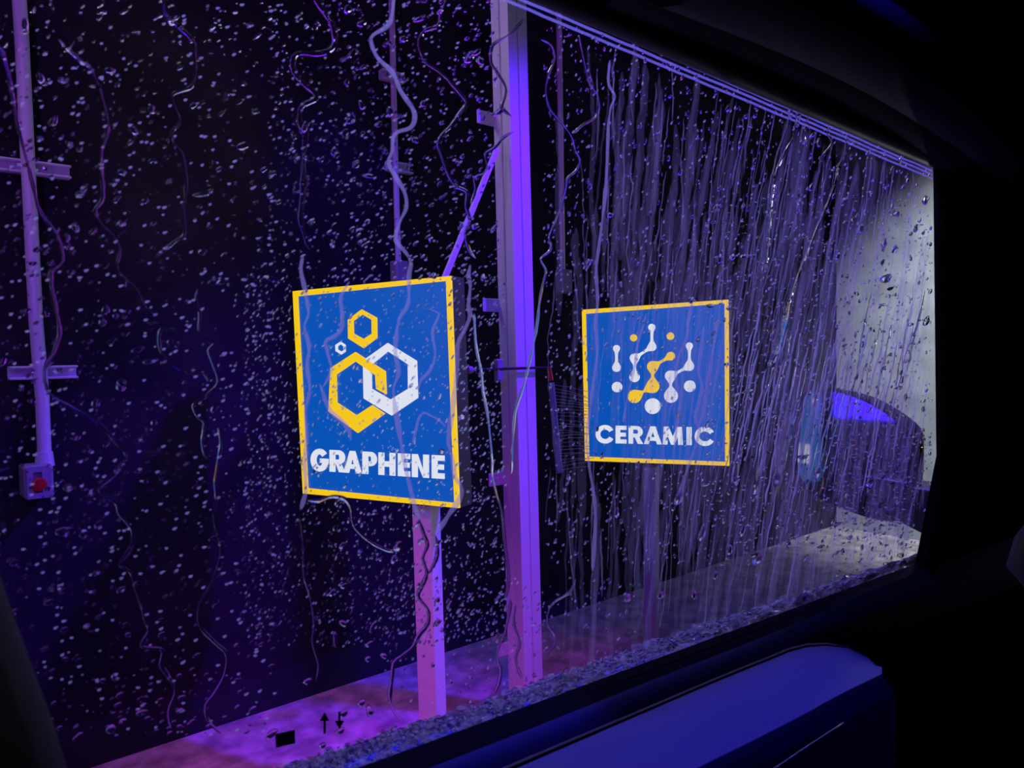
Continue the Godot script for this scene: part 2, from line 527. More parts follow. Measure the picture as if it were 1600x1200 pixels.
func make_main_post() -> void:
	# square aluminium upright: corner edge between its pale left face and its violet front face
	var zc := -1.93
	var top := on_z(791, -60, zc)
	var bot := on_z(820, 1075, zc)
	var lean := (bot - top) / (top.y - bot.y)
	bot += lean * bot.y
	var w := 0.083
	var dz := 0.085
	var o := thing("main_post", "tall square metal post left of centre, lit violet, pale on its left face", "post", bot + Vector3(w / 2, 0, -dz / 2))
	var g := 0.006
	var prof := [Vector2(0, 0), Vector2(w * 0.46, 0), Vector2(w * 0.48, -g), Vector2(w * 0.52, -g), Vector2(w * 0.54, 0), Vector2(w, 0), Vector2(w, -dz), Vector2(0, -dz), Vector2(0, -dz * 0.56), Vector2(g, -dz * 0.54), Vector2(g, -dz * 0.48), Vector2(0, -dz * 0.46)]
	var f := PackedVector3Array()
	for p in prof:
		f.append(bot + Vector3(p.x, 0, p.y))
	part("column", prism(f, top - bot), M.white_paint, o)
	# flange plates on the left side
	for p in [Vector2(748, 185), Vector2(757, 477), Vector2(766, 748), Vector2(779, 1013)]:
		var cc := on_z(p.x + 13, p.y, zc - dz)
		part("flange_plate", bevel_box(cc, Vector3(0.085, 0.045, 0.006), 0.002), M.white_paint, o)
	# cross rod with a knob, clamped round the post
	var r := thing("cross_rod", "thin horizontal rod clamped across the violet post at sign height", "rod", on_z(780, 575, zc))
	var a := on_z(735, 578, zc + 0.012)
	var b := on_z(858, 574, zc + 0.012)
	part("rod", sweep(PackedVector3Array([a, b]), PackedFloat32Array([0.0045, 0.0045]), Vector3.BACK), M.black_metal, r)
	part("knob", sweep(PackedVector3Array([a - Vector3(0.012, 0, 0), a + Vector3(0.004, 0, 0), a + Vector3(0.012, 0, 0)]), PackedFloat32Array([0.012, 0.012, 0.006]), Vector3.BACK), M.grey_paint, r)
	part("clamp", bevel_box(on_z(779, 578, zc + 0.004), Vector3(0.026, 0.07, 0.02), 0.003), M.grey_paint, r)
	part("end_cap", sweep(PackedVector3Array([b, b + Vector3(0.003, -0.02, 0), b + Vector3(0.006, -0.045, 0)]), PackedFloat32Array([0.006, 0.008, 0.01]), Vector3.BACK), M.red_plastic, r)
	# diagonal brace from the post to the top of the first sign
	var br := thing("brace", "slanting flat brace between the violet post and the first sign", "brace", on_z(694, 432, -1.95))
	var p0 := on_z(777, 232, -1.95)
	var p1 := on_z(694, 436, -1.95)
	part("bar", bevel_box((p0 + p1) / 2.0, Vector3(0.02, p0.distance_to(p1), 0.01), 0.002, Basis(Vector3.BACK, -atan2(p0.x - p1.x, p0.y - p1.y))), M.white_paint, br)

# ------------------------------------------------------------------ signs
var sp_c: Vector3
var sp_n: Vector3
func sp(p: Vector2, off: float) -> Vector3:
	return on_plane(p.x, p.y, sp_c + sp_n * off, sp_n)

func poly_on_sign(pts: Array, off: float, depth: float) -> PackedVector3Array:
	var f := PackedVector3Array()
	for p in pts:
		f.append(sp(p, off))
	return prism_tris(f, -sp_n * depth)

func ring_on_sign(outer: Array, inner: Array, off: float, depth: float) -> PackedVector3Array:
	# closed ring built edge by edge
	var t := PackedVector3Array()
	var n := outer.size()
	for k in n:
		t.append_array(poly_on_sign([outer[k], outer[(k + 1) % n], inner[(k + 1) % n], inner[k]], off, depth))
	return t

func zoomed(list: Array, o: Vector2, s: float) -> Array:
	var out := []
	for p in list:
		out.append(o + p * s)
	return out

func arc_strip(c: Vector2, ro: Vector2, ri: Vector2, a0: float, a1: float, n: int) -> Array:
	var out := []
	for k in n:
		var a := lerpf(a0, a1, float(k) / n)
		var b := lerpf(a0, a1, float(k + 1) / n)
		out.append([c + Vector2(cos(a), sin(a)) * ro, c + Vector2(cos(b), sin(b)) * ro, c + Vector2(cos(b), sin(b)) * ri, c + Vector2(cos(a), sin(a)) * ri])
	return out

func rect(x0: float, y0: float, x1: float, y1: float) -> Array:
	return [Vector2(x0, y0), Vector2(x1, y0), Vector2(x1, y1), Vector2(x0, y1)]

func glyph(ch: String, asp: float) -> Array:
	# outlines in a unit box, y down; asp = height / width of the letter, strokes kept even
	var s := 0.26
	var sx := s * asp
	match ch:
		"I":
			return [rect(0, 0, 1, 1)]
		"E":
			return [rect(0, 0, sx, 1), rect(sx, 0, 1, 0.23), rect(sx, 0.39, 0.95, 0.61), rect(sx, 0.77, 1, 1)]
		"H":
			return [rect(0, 0, sx, 1), rect(1 - sx, 0, 1, 1), rect(sx, 0.38, 1 - sx, 0.62)]
		"N":
			return [rect(0, 0, sx, 1), rect(1 - sx, 0, 1, 1), [Vector2(sx * 0.6, 0), Vector2(sx, 0), Vector2(1 - sx * 0.6, 1), Vector2(1 - sx, 1), Vector2(sx, 0.42)]]
		"M":
			return [[Vector2(0.05, 0), Vector2(0.05 + sx, 0), Vector2(sx, 1), Vector2(0, 1)], [Vector2(0.95 - sx, 0), Vector2(0.95, 0), Vector2(1, 1), Vector2(1 - sx, 1)], [Vector2(0.05, 0), Vector2(0.05 + sx * 1.05, 0), Vector2(0.5, 0.55), Vector2(0.5, 1), Vector2(0.42, 1)], [Vector2(0.95, 0), Vector2(0.58, 1), Vector2(0.5, 1), Vector2(0.5, 0.55), Vector2(0.95 - sx * 1.05, 0)]]
		"A":
			return [[Vector2(0.36, 0), Vector2(0.5, 0), Vector2(0.5, 0.3), Vector2(sx, 1), Vector2(0, 1)], [Vector2(0.5, 0), Vector2(0.64, 0), Vector2(1, 1), Vector2(1 - sx, 1), Vector2(0.5, 0.3)], rect(0.27, 0.6, 0.73, 0.81)]
		"P", "R":
			var out := [rect(0, 0, sx, 1), rect(sx, 0, 0.55, 0.2), rect(sx, 0.43, 0.55, 0.64)]
			out.append_array(arc_strip(Vector2(0.55, 0.32), Vector2(0.42, 0.32), Vector2(0.42 - sx, 0.12), -PI / 2, PI / 2, 10))
			if ch == "R":
				out.append([Vector2(0.4, 0.6), Vector2(0.68, 0.56), Vector2(1, 1), Vector2(1 - sx * 1.15, 1)])
			return out
		"C":
			return arc_strip(Vector2(0.52, 0.5), Vector2(0.52, 0.53), Vector2(0.52 - sx, 0.27), deg_to_rad(30), deg_to_rad(330), 26)
		"G":
			var o2 := arc_strip(Vector2(0.5, 0.5), Vector2(0.5, 0.53), Vector2(0.5 - sx, 0.27), deg_to_rad(15), deg_to_rad(322), 26)
			o2.append(rect(0.52, 0.42, 1.0, 0.62))
			return o2
	return []

func word(parent: Node, text: String, spans: Array, tl: Vector2, tr: Vector2, bl: Vector2, br: Vector2, off: float) -> void:
	var lo: float = spans[0][0]
	var hi: float = spans[-1][1]
	for k in text.length():
		var a: float = (spans[k][0] - lo) / (hi - lo)
		var b: float = (spans[k][1] - lo) / (hi - lo)
		var wpx := (b - a) * tl.distance_to(tr)
		var t := PackedVector3Array()
		for poly in glyph(text[k], tl.distance_to(bl) / wpx):
			var q := []
			for p in poly:
				var u := lerpf(a, b, p.x)
				q.append(tl.lerp(tr, u).lerp(bl.lerp(br, u), p.y))
			t.append_array(poly_on_sign(q, off, 0.003))
		part("letter", flat_mesh(t), M.sign_white, parent)

func sign_body(called: String, label: String, corners: Array, frame_px: float, depth: float, cabinet: float) -> Node3D:
	# cabinet, blue face, yellow frame in four pieces; corners run TL, TR, BR, BL
	var c: Vector2 = (corners[0] + corners[1] + corners[2] + corners[3]) / 4.0
	sp_c = at_depth(c.x, c.y, depth)
	var yaw := deg_to_rad(20.2)
	var u := Vector3(sin(yaw), 0, cos(yaw))
	sp_n = Vector3(-cos(yaw), 0, sin(yaw))
	var o := thing(called, label, "sign", (sp(corners[2], 0) + sp(corners[3], 0)) / 2.0)
	var body := PackedVector3Array()
	for p in corners:
		body.append(sp(p, -0.002))
	part("cabinet", prism(body, -sp_n * cabinet), M.plum, o)
	var inner := []
	for k in 4:
		inner.append(corners[k] + (c - corners[k]).sign() * Vector2(frame_px, frame_px * 1.05))
	part("face", flat_mesh(poly_on_sign(inner, 0.001, 0.002)), M.sign_blue, o)
	for k in 4:
		part("frame_strip", flat_mesh(poly_on_sign([corners[k], corners[(k + 1) % 4], inner[(k + 1) % 4], inner[k]], 0.006, 0.008)), M.sign_yellow, o)
	# its own light, as large as the face
	var li := AreaLight3D.new()
	li.area_size = Vector2(sp(corners[0], 0).distance_to(sp(corners[1], 0)), sp(corners[0], 0).distance_to(sp(corners[3], 0))) * 0.9
	li.light_color = Color8(60, 120, 230)
	li.light_energy = 0.03
	li.shadow_enabled = true
	li.transform = Transform3D(Basis(-u, Vector3.UP, -sp_n), sp_c + sp_n * 0.012 - o.position)
	add_node(li, "lamp", o)
	return o

func post_below(label: String, top: Array, depth_off: float, yb: Array, m: Material, wall: float) -> void:
	# square tube standing on the floor below a sign: pixel columns of its left edge, front edge and right edge
	var l := sp(Vector2(top[0], yb[0]), -depth_off)
	var r := sp(Vector2(top[1], yb[0]), -depth_off)
	var lb := sp(Vector2(top[2], yb[1]), -depth_off)
	var drop := (lb - l) * (l.y / (l.y - lb.y))
	var o := thing("sign_post", label, "post", (l + r) / 2.0 + drop)
	var f := PackedVector3Array([l, r, r - sp_n * wall, l - sp_n * wall])
	part("tube", prism(f, drop), m, o)
	part("base_plate", bevel_box((l + r) / 2.0 + drop + Vector3(0, 0.006, 0), Vector3(0.16, 0.012, 0.16), 0.003), m, o)

func make_signs() -> void:
	var c1 := [Vector2(457, 455), Vector2(704, 431), Vector2(717, 794), Vector2(473, 771)]
	var o := sign_body("wash_sign", "backlit blue sign reading GRAPHENE with hexagons, the larger and nearer one", c1, 7.5, 2.3, 0.07)
	var z1 := Vector2(440, 420)
	var s := 0.1875
	part("hexagon", flat_mesh(ring_on_sign(zoomed([Vector2(665, 338), Vector2(793, 408), Vector2(795, 575), Vector2(682, 662), Vector2(553, 580), Vector2(550, 425)], z1, s), zoomed([Vector2(672, 380), Vector2(748, 425), Vector2(750, 540), Vector2(682, 585), Vector2(600, 540), Vector2(597, 435)], z1, s), 0.004, 0.003)), M.sign_yellow, o, "small yellow hexagon ring")
	part("hexagon", flat_mesh(ring_on_sign(zoomed([Vector2(490, 606), Vector2(530, 635), Vector2(530, 690), Vector2(495, 715), Vector2(448, 685), Vector2(446, 635)], z1, s), zoomed([Vector2(490, 628), Vector2(514, 645), Vector2(514, 680), Vector2(494, 690), Vector2(466, 672), Vector2(466, 645)], z1, s), 0.004, 0.003)), M.sign_white, o, "tiny white hexagon ring")
	part("hexagon", flat_mesh(ring_on_sign(zoomed([Vector2(882, 618), Vector2(1125, 768), Vector2(1135, 1075), Vector2(915, 1223), Vector2(682, 1080), Vector2(676, 765)], z1, s), zoomed([Vector2(885, 688), Vector2(1050, 795), Vector2(1052, 1000), Vector2(905, 1090), Vector2(750, 1000), Vector2(748, 800)], z1, s), 0.004, 0.003)), M.sign_white, o, "large white hexagon ring")
	var yo := zoomed([Vector2(868, 1045), Vector2(860, 855), Vector2(610, 695), Vector2(405, 828), Vector2(388, 1188), Vector2(632, 1368), Vector2(855, 1208)], z1, s)
	var yi := zoomed([Vector2(785, 1000), Vector2(778, 885), Vector2(612, 770), Vector2(450, 882), Vector2(456, 1115), Vector2(620, 1223), Vector2(750, 1138)], z1, s)
	var yt := PackedVector3Array()
	for k in 6:
		yt.append_array(poly_on_sign([yo[k], yo[k + 1], yi[k + 1], yi[k]], 0.007, 0.006))
	part("hexagon", flat_mesh(yt), M.sign_yellow, o, "large yellow open hexagon linked with the white one")
	word(o, "GRAPHENE", [[240, 388], [398, 530], [512, 665], [672, 795], [806, 945], [968, 1068], [1085, 1225], [1250, 1355]], Vector2(485, 701.5), Vector2(694, 712), Vector2(485, 735), Vector2(694, 748.5), 0.004)
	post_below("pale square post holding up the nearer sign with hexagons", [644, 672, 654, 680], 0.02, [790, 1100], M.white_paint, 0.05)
	var c2 := [Vector2(909, 484), Vector2(1138, 468), Vector2(1139, 728), Vector2(914, 720)]
	var o2 := sign_body("wash_sign", "backlit blue sign reading CERAMIC with linked dots, right of the violet post", c2, 6.0, 3.15, 0.07)
	var z3 := Vector2(890, 460)
	var s3 := 0.16875
	for chain in [
		["w", [433, 500, 32], [433, 678, 40]], ["w", [438, 858, 48]], ["y", [592, 402, 33]], ["w", [760, 305, 33], [762, 485, 40], [600, 590, 44], [600, 765, 48]],
		["y", [932, 387, 35]], ["w", [1108, 477, 33], [1108, 665, 44], [932, 755, 50], [938, 940, 64]], ["y", [935, 572, 40], [768, 668, 52], [768, 852, 62], [600, 945, 62]],
		["w", [1112, 850, 54]], ["w", [768, 1035, 73]]]:
		var t := PackedVector3Array()
		for k in range(1, chain.size()):
			var d: Array = chain[k]
			var cc := z3 + Vector2(d[0], d[1]) * s3
			var rr: float = d[2] * s3
			var pts := []
			for j in 24:
				pts.append(cc + Vector2(cos(TAU * j / 24), sin(TAU * j / 24)) * rr)
			t.append_array(poly_on_sign(pts, 0.004, 0.003))
			if k + 1 < chain.size():
				var e: Array = chain[k + 1]
				var ec := z3 + Vector2(e[0], e[1]) * s3
				var er: float = e[2] * s3
				var dir := (ec - cc).normalized()
				var nn := Vector2(-dir.y, dir.x)
				var w := 1.9
				var L := cc.distance_to(ec)
				var st := [[rr * 0.72, rr * 0.72], [rr * 1.35, w * 1.25], [L * 0.5, w], [L - er * 1.35, w * 1.25], [L - er * 0.72, er * 0.72]]
				for j in 4:
					t.append_array(poly_on_sign([cc + dir * st[j][0] + nn * st[j][1], cc + dir * st[j + 1][0] + nn * st[j + 1][1], cc + dir * st[j + 1][0] - nn * st[j + 1][1], cc + dir * st[j][0] - nn * st[j][1]], 0.004, 0.003))
		part("dot_chain" if chain.size() > 2 else "dot", flat_mesh(t), M.sign_white if chain[0] == "w" else M.sign_yellow, o2, "white dots" if chain[0] == "w" else "yellow dots")
	word(o2, "CERAMIC", [[240, 408], [425, 525], [545, 680], [688, 852], [862, 1048], [1082, 1130], [1158, 1340]], Vector2(930.5, 664.6), Vector2(1116, 668), Vector2(930.5, 692), Vector2(1116, 696.5), 0.004)
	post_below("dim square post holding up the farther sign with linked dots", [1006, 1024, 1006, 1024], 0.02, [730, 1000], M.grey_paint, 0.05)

func make_brush() -> void:
	var o := thing("wash_brush", "pinkish upright brush rod with thin sideways bristles left of the farther sign", "brush", on_z(875, 740, -2.2))
	var a := on_z(861, 598, -2.2)
	var b := on_z(874, 738, -2.2)
	part("core", sweep(PackedVector3Array([a, b]), PackedFloat32Array([0.013, 0.015]), Vector3.BACK), M.grey_paint, o)
	for k in 26:
		var f := (k + 0.5) / 26.0
		var p := a.lerp(b, f)
		var q := on_z(918 + rng.randf_range(-4, 14), lerpf(612, 732, f) + rng.randf_range(-5, 5), -2.2 + rng.randf_range(-0.06, 0.06))
		part("bristle", sweep(PackedVector3Array([p, p.lerp(q, 0.5) + Vector3(0, 0.004, 0), q]), PackedFloat32Array([0.0016, 0.0014, 0.001]), Vector3.BACK, 1.0, false, 5), M.grey_paint, o)

func make_mirror() -> void:
	var X := 1.05
	var out := [Vector2(1252, 616), Vector2(1272, 608), Vector2(1295, 607), Vector2(1320, 612), Vector2(1348, 622), Vector2(1378, 638), Vector2(1402, 655), Vector2(1416, 668), Vector2(1421, 682), Vector2(1422, 720), Vector2(1421, 756), Vector2(1416, 790), Vector2(1405, 812), Vector2(1370, 812), Vector2(1330, 800), Vector2(1290, 784), Vector2(1256, 764), Vector2(1242, 745), Vector2(1238, 722), Vector2(1244, 660)]
	out.append(out[0])
	out = Array(smooth_path(out, 7.0))
	out.pop_back()
	var mid := Vector2.ZERO
	for p in out:
		mid += p
	mid /= out.size()
	var base := on_x(mid.x, 812, X)
	var o := thing("side_mirror", "black door mirror outside the glass near its front lower corner", "mirror", base)
	# housing: rings from the bezel face back into a rounded shell
	var rings := [[0.0, 0.955], [0.0, 1.0], [0.012, 1.0], [0.05, 0.95], [0.085, 0.8], [0.105, 0.5], [0.11, 0.0]]
	var tris := PackedVector3Array()
	var rp := []
	for r in rings:
		var row := []
		for p in out:
			var w := on_x(p.x, p.y, X)
			var m := on_x(mid.x, mid.y, X)
			row.append(m.lerp(w, r[1]) + Vector3(r[0], 0, 0))
		rp.append(row)
	for k in rings.size() - 1:
		for j in out.size():
			var j2 := (j + 1) % out.size()
			tris.append_array([rp[k][j], rp[k][j2], rp[k + 1][j2], rp[k][j], rp[k + 1][j2], rp[k + 1][j]])
	part("housing", flat_mesh(tris), M.rubber, o)
	var g := PackedVector3Array()
	for p in out:
		var q: Vector2 = mid + (p - mid) * 0.95
		g.append(on_x(q.x, q.y, X) + Vector3(0.004, 0, 0))
	part("mirror_glass", prism(g, Vector3(0.003, 0, 0)), M.mirror if M.has("mirror") else mat(Color(0.75, 0.75, 0.78), 0.03, 1.0), o, "mirror glass")
	# what the glass shows at its outer end: a lit sign behind the car
	var ms := thing("rear_sign", "light blue lit sign with white letters, seen only as a reflection in the door mirror", "sign", Vector3(-1.0, 0.8, -1.72))
	var back := func(px: float, py: float) -> Vector3:
		var m := on_x(px, py, X + 0.004)
		var d := (m - EYE).normalized()
		d.x = -d.x
		return m + d * ((-1.0 - m.x) / d.x)
	var panel := PackedVector3Array([back.call(1222, 606), back.call(1276, 616), back.call(1276, 752), back.call(1222, 752)])
	part("panel", prism(panel, Vector3(-0.04, 0, 0)), glow(Color8(48, 112, 190), 0.8), ms)
	for q in [[1234, 692, 1250, 722], [1256, 694, 1265, 724], [1269, 622, 1275, 630]]:
		var l := PackedVector3Array([back.call(q[0], q[1]), back.call(q[2], q[1]), back.call(q[2], q[3]), back.call(q[0], q[3])])
		for j in 4:
			l[j] += Vector3(0.004, 0, 0)
		part("letter", prism(l, Vector3(-0.004, 0, 0)), M.sign_white, ms)
	part("pole", bevel_box(Vector3(-1.05, 0.4, -1.74), Vector3(0.04, 0.8, 0.04), 0.004), M.grey_paint, ms)
	# thin lower trim line and the stalk to the door
	part("trim_strip", sweep(PackedVector3Array([on_x(1350, 744, X - 0.002), on_x(1420, 755, X - 0.002)]), PackedFloat32Array([0.0012, 0.0012]), Vector3.LEFT), M.grey_paint, o)
	var st := PackedVector3Array([on_x(1410, 756, X + 0.01), on_x(1460, 766, X + 0.01), on_x(1460, 843, X + 0.01), on_x(1405, 815, X + 0.01)])
	part("stalk", prism(st, Vector3(0.05, 0, 0)), M.door, o)
	part("stalk_trim", sweep(PackedVector3Array([on_x(1414, 760, X + 0.008), on_x(1458, 767, X + 0.008)]), PackedFloat32Array([0.0014, 0.0014]), Vector3.LEFT), M.grey_paint, o)

# ------------------------------------------------------------------ car interior
func wpoly(pts: Array, z: float) -> PackedVector3Array:
	var f := PackedVector3Array()
	for p in pts:
		f.append(on_z(p.x, p.y, z))
	return f

func edge_sweep(pts: Array, z: float, r: float, flat: float) -> ArrayMesh:
	var path := PackedVector3Array()
	var rad := PackedFloat32Array()
	for p in smooth_path(pts, 30.0):
		path.append(on_z(p.x, p.y, z))
		rad.append(r)
	return sweep(path, rad, Vector3.BACK, flat, false, 14)

func loft(rows: Array) -> ArrayMesh:
	# smooth open sheet through rows of equal length
	var nr := rows.size()
	var nc: int = rows[0].size()
	var v := PackedVector3Array()
	var n := PackedVector3Array()
	var idx := PackedInt32Array()
	for r in nr:
		for c in nc:
			v.append(rows[r][c])
			var du: Vector3 = rows[r][mini(c + 1, nc - 1)] - rows[r][maxi(c - 1, 0)]
			var dv: Vector3 = rows[mini(r + 1, nr - 1)][c] - rows[maxi(r - 1, 0)][c]
			var m := du.cross(dv).normalized()
			if m.dot(EYE - v[-1]) < 0.0:
				m = -m
			n.append(m)
	for r in nr - 1:
		for c in nc - 1:
			var a := r * nc + c
			for t in [[a, a + 1, a + nc], [a + 1, a + nc + 1, a + nc]]:
				var f := (v[t[1]] - v[t[0]]).cross(v[t[2]] - v[t[0]])
				if f.dot(n[t[0]]) > 0.0:
					idx.append_array([t[0], t[2], t[1]])
				else:
					idx.append_array(t)
	var a2 := []
	a2.resize(Mesh.ARRAY_MAX)
	a2[Mesh.ARRAY_VERTEX] = v
	a2[Mesh.ARRAY_NORMAL] = n
	a2[Mesh.ARRAY_INDEX] = idx
	var m2 := ArrayMesh.new()
	m2.add_surface_from_arrays(Mesh.PRIMITIVE_TRIANGLES, a2)
	return m2

func line_row(pts: Array, z: float, n := 28, dy := 0.0) -> PackedVector3Array:
	# n points evenly along a pixel polyline, laid on plane z
	var sm := smooth_path(pts, 8.0)
	var out := PackedVector3Array()
	for k in n:
		var q := float(k) / (n - 1) * (sm.size() - 1)
		var i := mini(int(q), sm.size() - 2)
		var p := sm[i].lerp(sm[i + 1], q - i)
		out.append(on_z(p.x, p.y, z) + Vector3(0, dy, 0))
	return out

func make_car() -> void:
	var o := thing("car_interior", "dark interior of the car framing the wet window, armrest lit blue", "car interior", Vector3(0.5, 0.35, -0.36))
	var zt := PANE_Z + 0.012
	var xl := 0.02
	var tr := on_z(1458, 262, zt)
	var tl := on_z(500, -157, zt)
	var r2 := on_z(1463, 712, zt)
	var br := on_z(1430, 881, zt)
	var bl := on_z(300, 1295, zt)
	tl = tr.lerp(tl, (tr.x - xl) / (tr.x - tl.x))
	bl = br.lerp(bl, (br.x - xl) / (br.x - bl.x))
	var far := 2.6
	# door skin round the opening, thick enough to shut out the light
	var dp := part("door_panel", prism(PackedVector3Array([Vector3(-1.6, 0.3, zt), Vector3(far, 0.3, zt), Vector3(far, br.y, zt), br, bl, Vector3(-1.6, bl.y, zt)]), Vector3(0, 0, 0.012)), M.rubber, o, "dark door panel below the glass")
	part("front_pillar", prism(PackedVector3Array([br, Vector3(far, br.y, zt), Vector3(far, 2.2, zt), Vector3(tr.x, 2.2, zt), tr, r2]), Vector3(0, 0, 0.02)), M.rubber, o)
	var uf := part("upper_frame", prism(PackedVector3Array([tl, tr, Vector3(tr.x, 2.2, zt), Vector3(-1.6, 2.2, zt), Vector3(-1.6, tl.y, zt)]), Vector3(0, 0, 0.02)), M.trim, o)
	part("rear_frame", prism(PackedVector3Array([tl, bl, Vector3(-1.6, bl.y, zt), Vector3(-1.6, tl.y, zt)]), Vector3(0, 0, 0.012)), M.rubber, o)
	# sill seal, sloped shoulder of the door, armrest
	var b_line := [Vector2(300, 1298), Vector2(540, 1210), Vector2(800, 1113), Vector2(1000, 1040), Vector2(1200, 967), Vector2(1430, 882), Vector2(1660, 790)]
	var b_mid := [Vector2(300, 1318), Vector2(540, 1229), Vector2(800, 1131), Vector2(1000, 1056), Vector2(1200, 980), Vector2(1430, 890), Vector2(1660, 800)]
	var c_line := [Vector2(300, 1342), Vector2(540, 1250), Vector2(800, 1150), Vector2(1000, 1070), Vector2(1200, 992), Vector2(1420, 900), Vector2(1660, 812)]
	var d_line := [Vector2(300, 1392), Vector2(540, 1292), Vector2(800, 1187), Vector2(1000, 1103), Vector2(1200, 1021), Vector2(1420, 940), Vector2(1680, 850)]
	part("sill_seal", loft([line_row(b_line, -0.392), line_row(b_mid, -0.374), line_row(c_line, -0.366)]), M.rubber, dp)
	part("door_shoulder", loft([line_row(c_line, -0.366), line_row(d_line, -0.352), line_row(d_line, -0.350, 28, -0.03)]), M.door, dp)
	part("upper_seal", edge_sweep([Vector2(700, -90), Vector2(1000, 41), Vector2(1250, 152), Vector2(1462, 245)], PANE_Z + 0.03, 0.013, 0.8), M.trim, uf)
	part("front_seal", edge_sweep([Vector2(1474, 235), Vector2(1476, 480), Vector2(1478, 712), Vector2(1448, 900)], PANE_Z + 0.03, 0.012, 0.8), M.rubber, uf)
	make_armrest(dp)
	part("pull_strip", edge_sweep([Vector2(1180, 1222), Vector2(1215, 1200), Vector2(1265, 1166), Vector2(1318, 1132)], -0.22, 0.0012, 0.6), M.chrome, dp, "thin bright metal strip")
	# rear pillar, a soft dark edge very close to the eye on the left
	var pr := [Vector2(-70, 640), Vector2(-30, 800), Vector2(10, 930), Vector2(50, 1040), Vector2(90, 1150), Vector2(120, 1260)]
	var pl := [Vector2(-400, 640), Vector2(-400, 800), Vector2(-400, 930), Vector2(-400, 1040), Vector2(-400, 1150), Vector2(-400, 1260)]
	part("rear_pillar", loft([line_row(pr, -0.25), line_row(pr.map(func(p): return p + Vector2(-45, 0)), -0.215), line_row(pl, -0.2)]), M.door, o)
	# roof lining with its rail and fold, then the rest of the cabin
	var lining := part("headliner", bevel_box(Vector3(1.8, 1.72, 0.35), Vector3(1.6, 0.04, 1.5), 0.01), M.cloth, o, "dark fabric roof lining")
	part("lining_panel", bevel_box(Vector3(-0.9, 1.72, 0.35), Vector3(1.4, 0.04, 1.5), 0.01), M.cloth, lining)  # these panels leave an invented opening that admits the armrest floodlight
	part("lining_panel", bevel_box(Vector3(0.4, 1.72, -0.355), Vector3(1.2, 0.04, 0.09), 0.01), M.cloth, lining)
	part("lining_panel", bevel_box(Vector3(0.4, 1.72, 0.8), Vector3(1.2, 0.04, 0.6), 0.01), M.cloth, lining)
	part("roof_rail", edge_sweep([Vector2(940, -60), Vector2(1120, 20), Vector2(1300, 110), Vector2(1450, 200), Vector2(1600, 320), Vector2(1700, 420)], -0.36, 0.03, 1.0), M.cloth, lining)
	part("lining_fold", edge_sweep([Vector2(1060, -80), Vector2(1250, 10), Vector2(1400, 95), Vector2(1540, 195), Vector2(1680, 320)], -0.31, 0.035, 1.0), M.cloth, lining)
	part("cabin_floor", bevel_box(Vector3(0.5, 0.33, 0.35), Vector3(4.2, 0.04, 1.5), 0.01), M.cloth, o)
	part("far_door", bevel_box(Vector3(0.5, 1.0, 1.1), Vector3(4.2, 1.5, 0.04), 0.01), M.cloth, o)
	part("seat_edge", sweep(PackedVector3Array([at_depth(1640, 800, 0.7), at_depth(1618, 850, 0.7), at_depth(1608, 885, 0.7), at_depth(1625, 925, 0.7)]), PackedFloat32Array([0.01, 0.017, 0.018, 0.008]), cam_basis.z, 1.0, false, 16), M.seat, o, "small grey rounded edge at the far right")
	part("cabin_back", bevel_box(Vector3(-1.55, 1.0, 0.35), Vector3(0.04, 1.5, 1.5), 0.01), M.cloth, o)
	part("cabin_front", bevel_box(Vector3(2.55, 1.0, 0.35), Vector3(0.04, 1.5, 1.5), 0.01), M.cloth, o)

func make_armrest(o: Node) -> void:
	# padded armrest: lit top sheet between its back edge and its front edge, rolled over into a darker side
	var back := [Vector2(300, 1402), Vector2(540, 1302), Vector2(800, 1193), Vector2(1000, 1109), Vector2(1130, 1054), Vector2(1200, 1026), Vector2(1250, 1007), Vector2(1300, 1005), Vector2(1345, 1018), Vector2(1378, 1052)]
	var front := [Vector2(300, 1650), Vector2(540, 1520), Vector2(800, 1370), Vector2(1000, 1250), Vector2(1080, 1205), Vector2(1150, 1170), Vector2(1200, 1145), Vector2(1260, 1114), Vector2(1310, 1086), Vector2(1378, 1053)]
	var rows := []
	rows.append(line_row(back, -0.343, 40, -0.02))
	rows.append(line_row(back, -0.343, 40))
	for f in [0.12, 0.35, 0.6, 0.85, 1.0]:
		var r0 := line_row(back, -0.343, 40)
		var r1 := line_row(front, -0.255, 40)
		var row := PackedVector3Array()
		for k in 40:
			row.append(r0[k].lerp(r1[k], f) + Vector3(0, 0.006 * sin(PI * f), 0))
		rows.append(row)
	part("armrest", loft(rows), M.arm, o, "padded armrest lit blue")
	var low := front.map(func(p): return p + Vector2(22, 34))
	part("armrest_side", loft([line_row(front, -0.255, 40), line_row(low, -0.248, 40), line_row(low, -0.25, 40, -0.12)]), M.door, o)

# ------------------------------------------------------------------ the pane and its water
func ell(p: Vector2, half_len: float, half_wid: float, ang: float, thick: float, z := PANE_Z - 0.0006) -> Transform3D:
	# an ellipse seen at p, laid on the outer side of the pane, bulging outwards
	var d := Vector2(cos(ang), -sin(ang))
	var q := Vector2(d.y, -d.x)
	var o := on_z(p.x, p.y, z)
	var a := on_z(p.x + d.x * half_len, p.y + d.y * half_len, z) - o
	var b := on_z(p.x + q.x * half_wid, p.y + q.y * half_wid, z) - o
	var n := Vector3(0, 0, -1) * minf(a.length(), b.length()) * thick
	if a.cross(b).dot(n) < 0.0:
		b = -b
	return Transform3D(Basis(a, b, n), o)

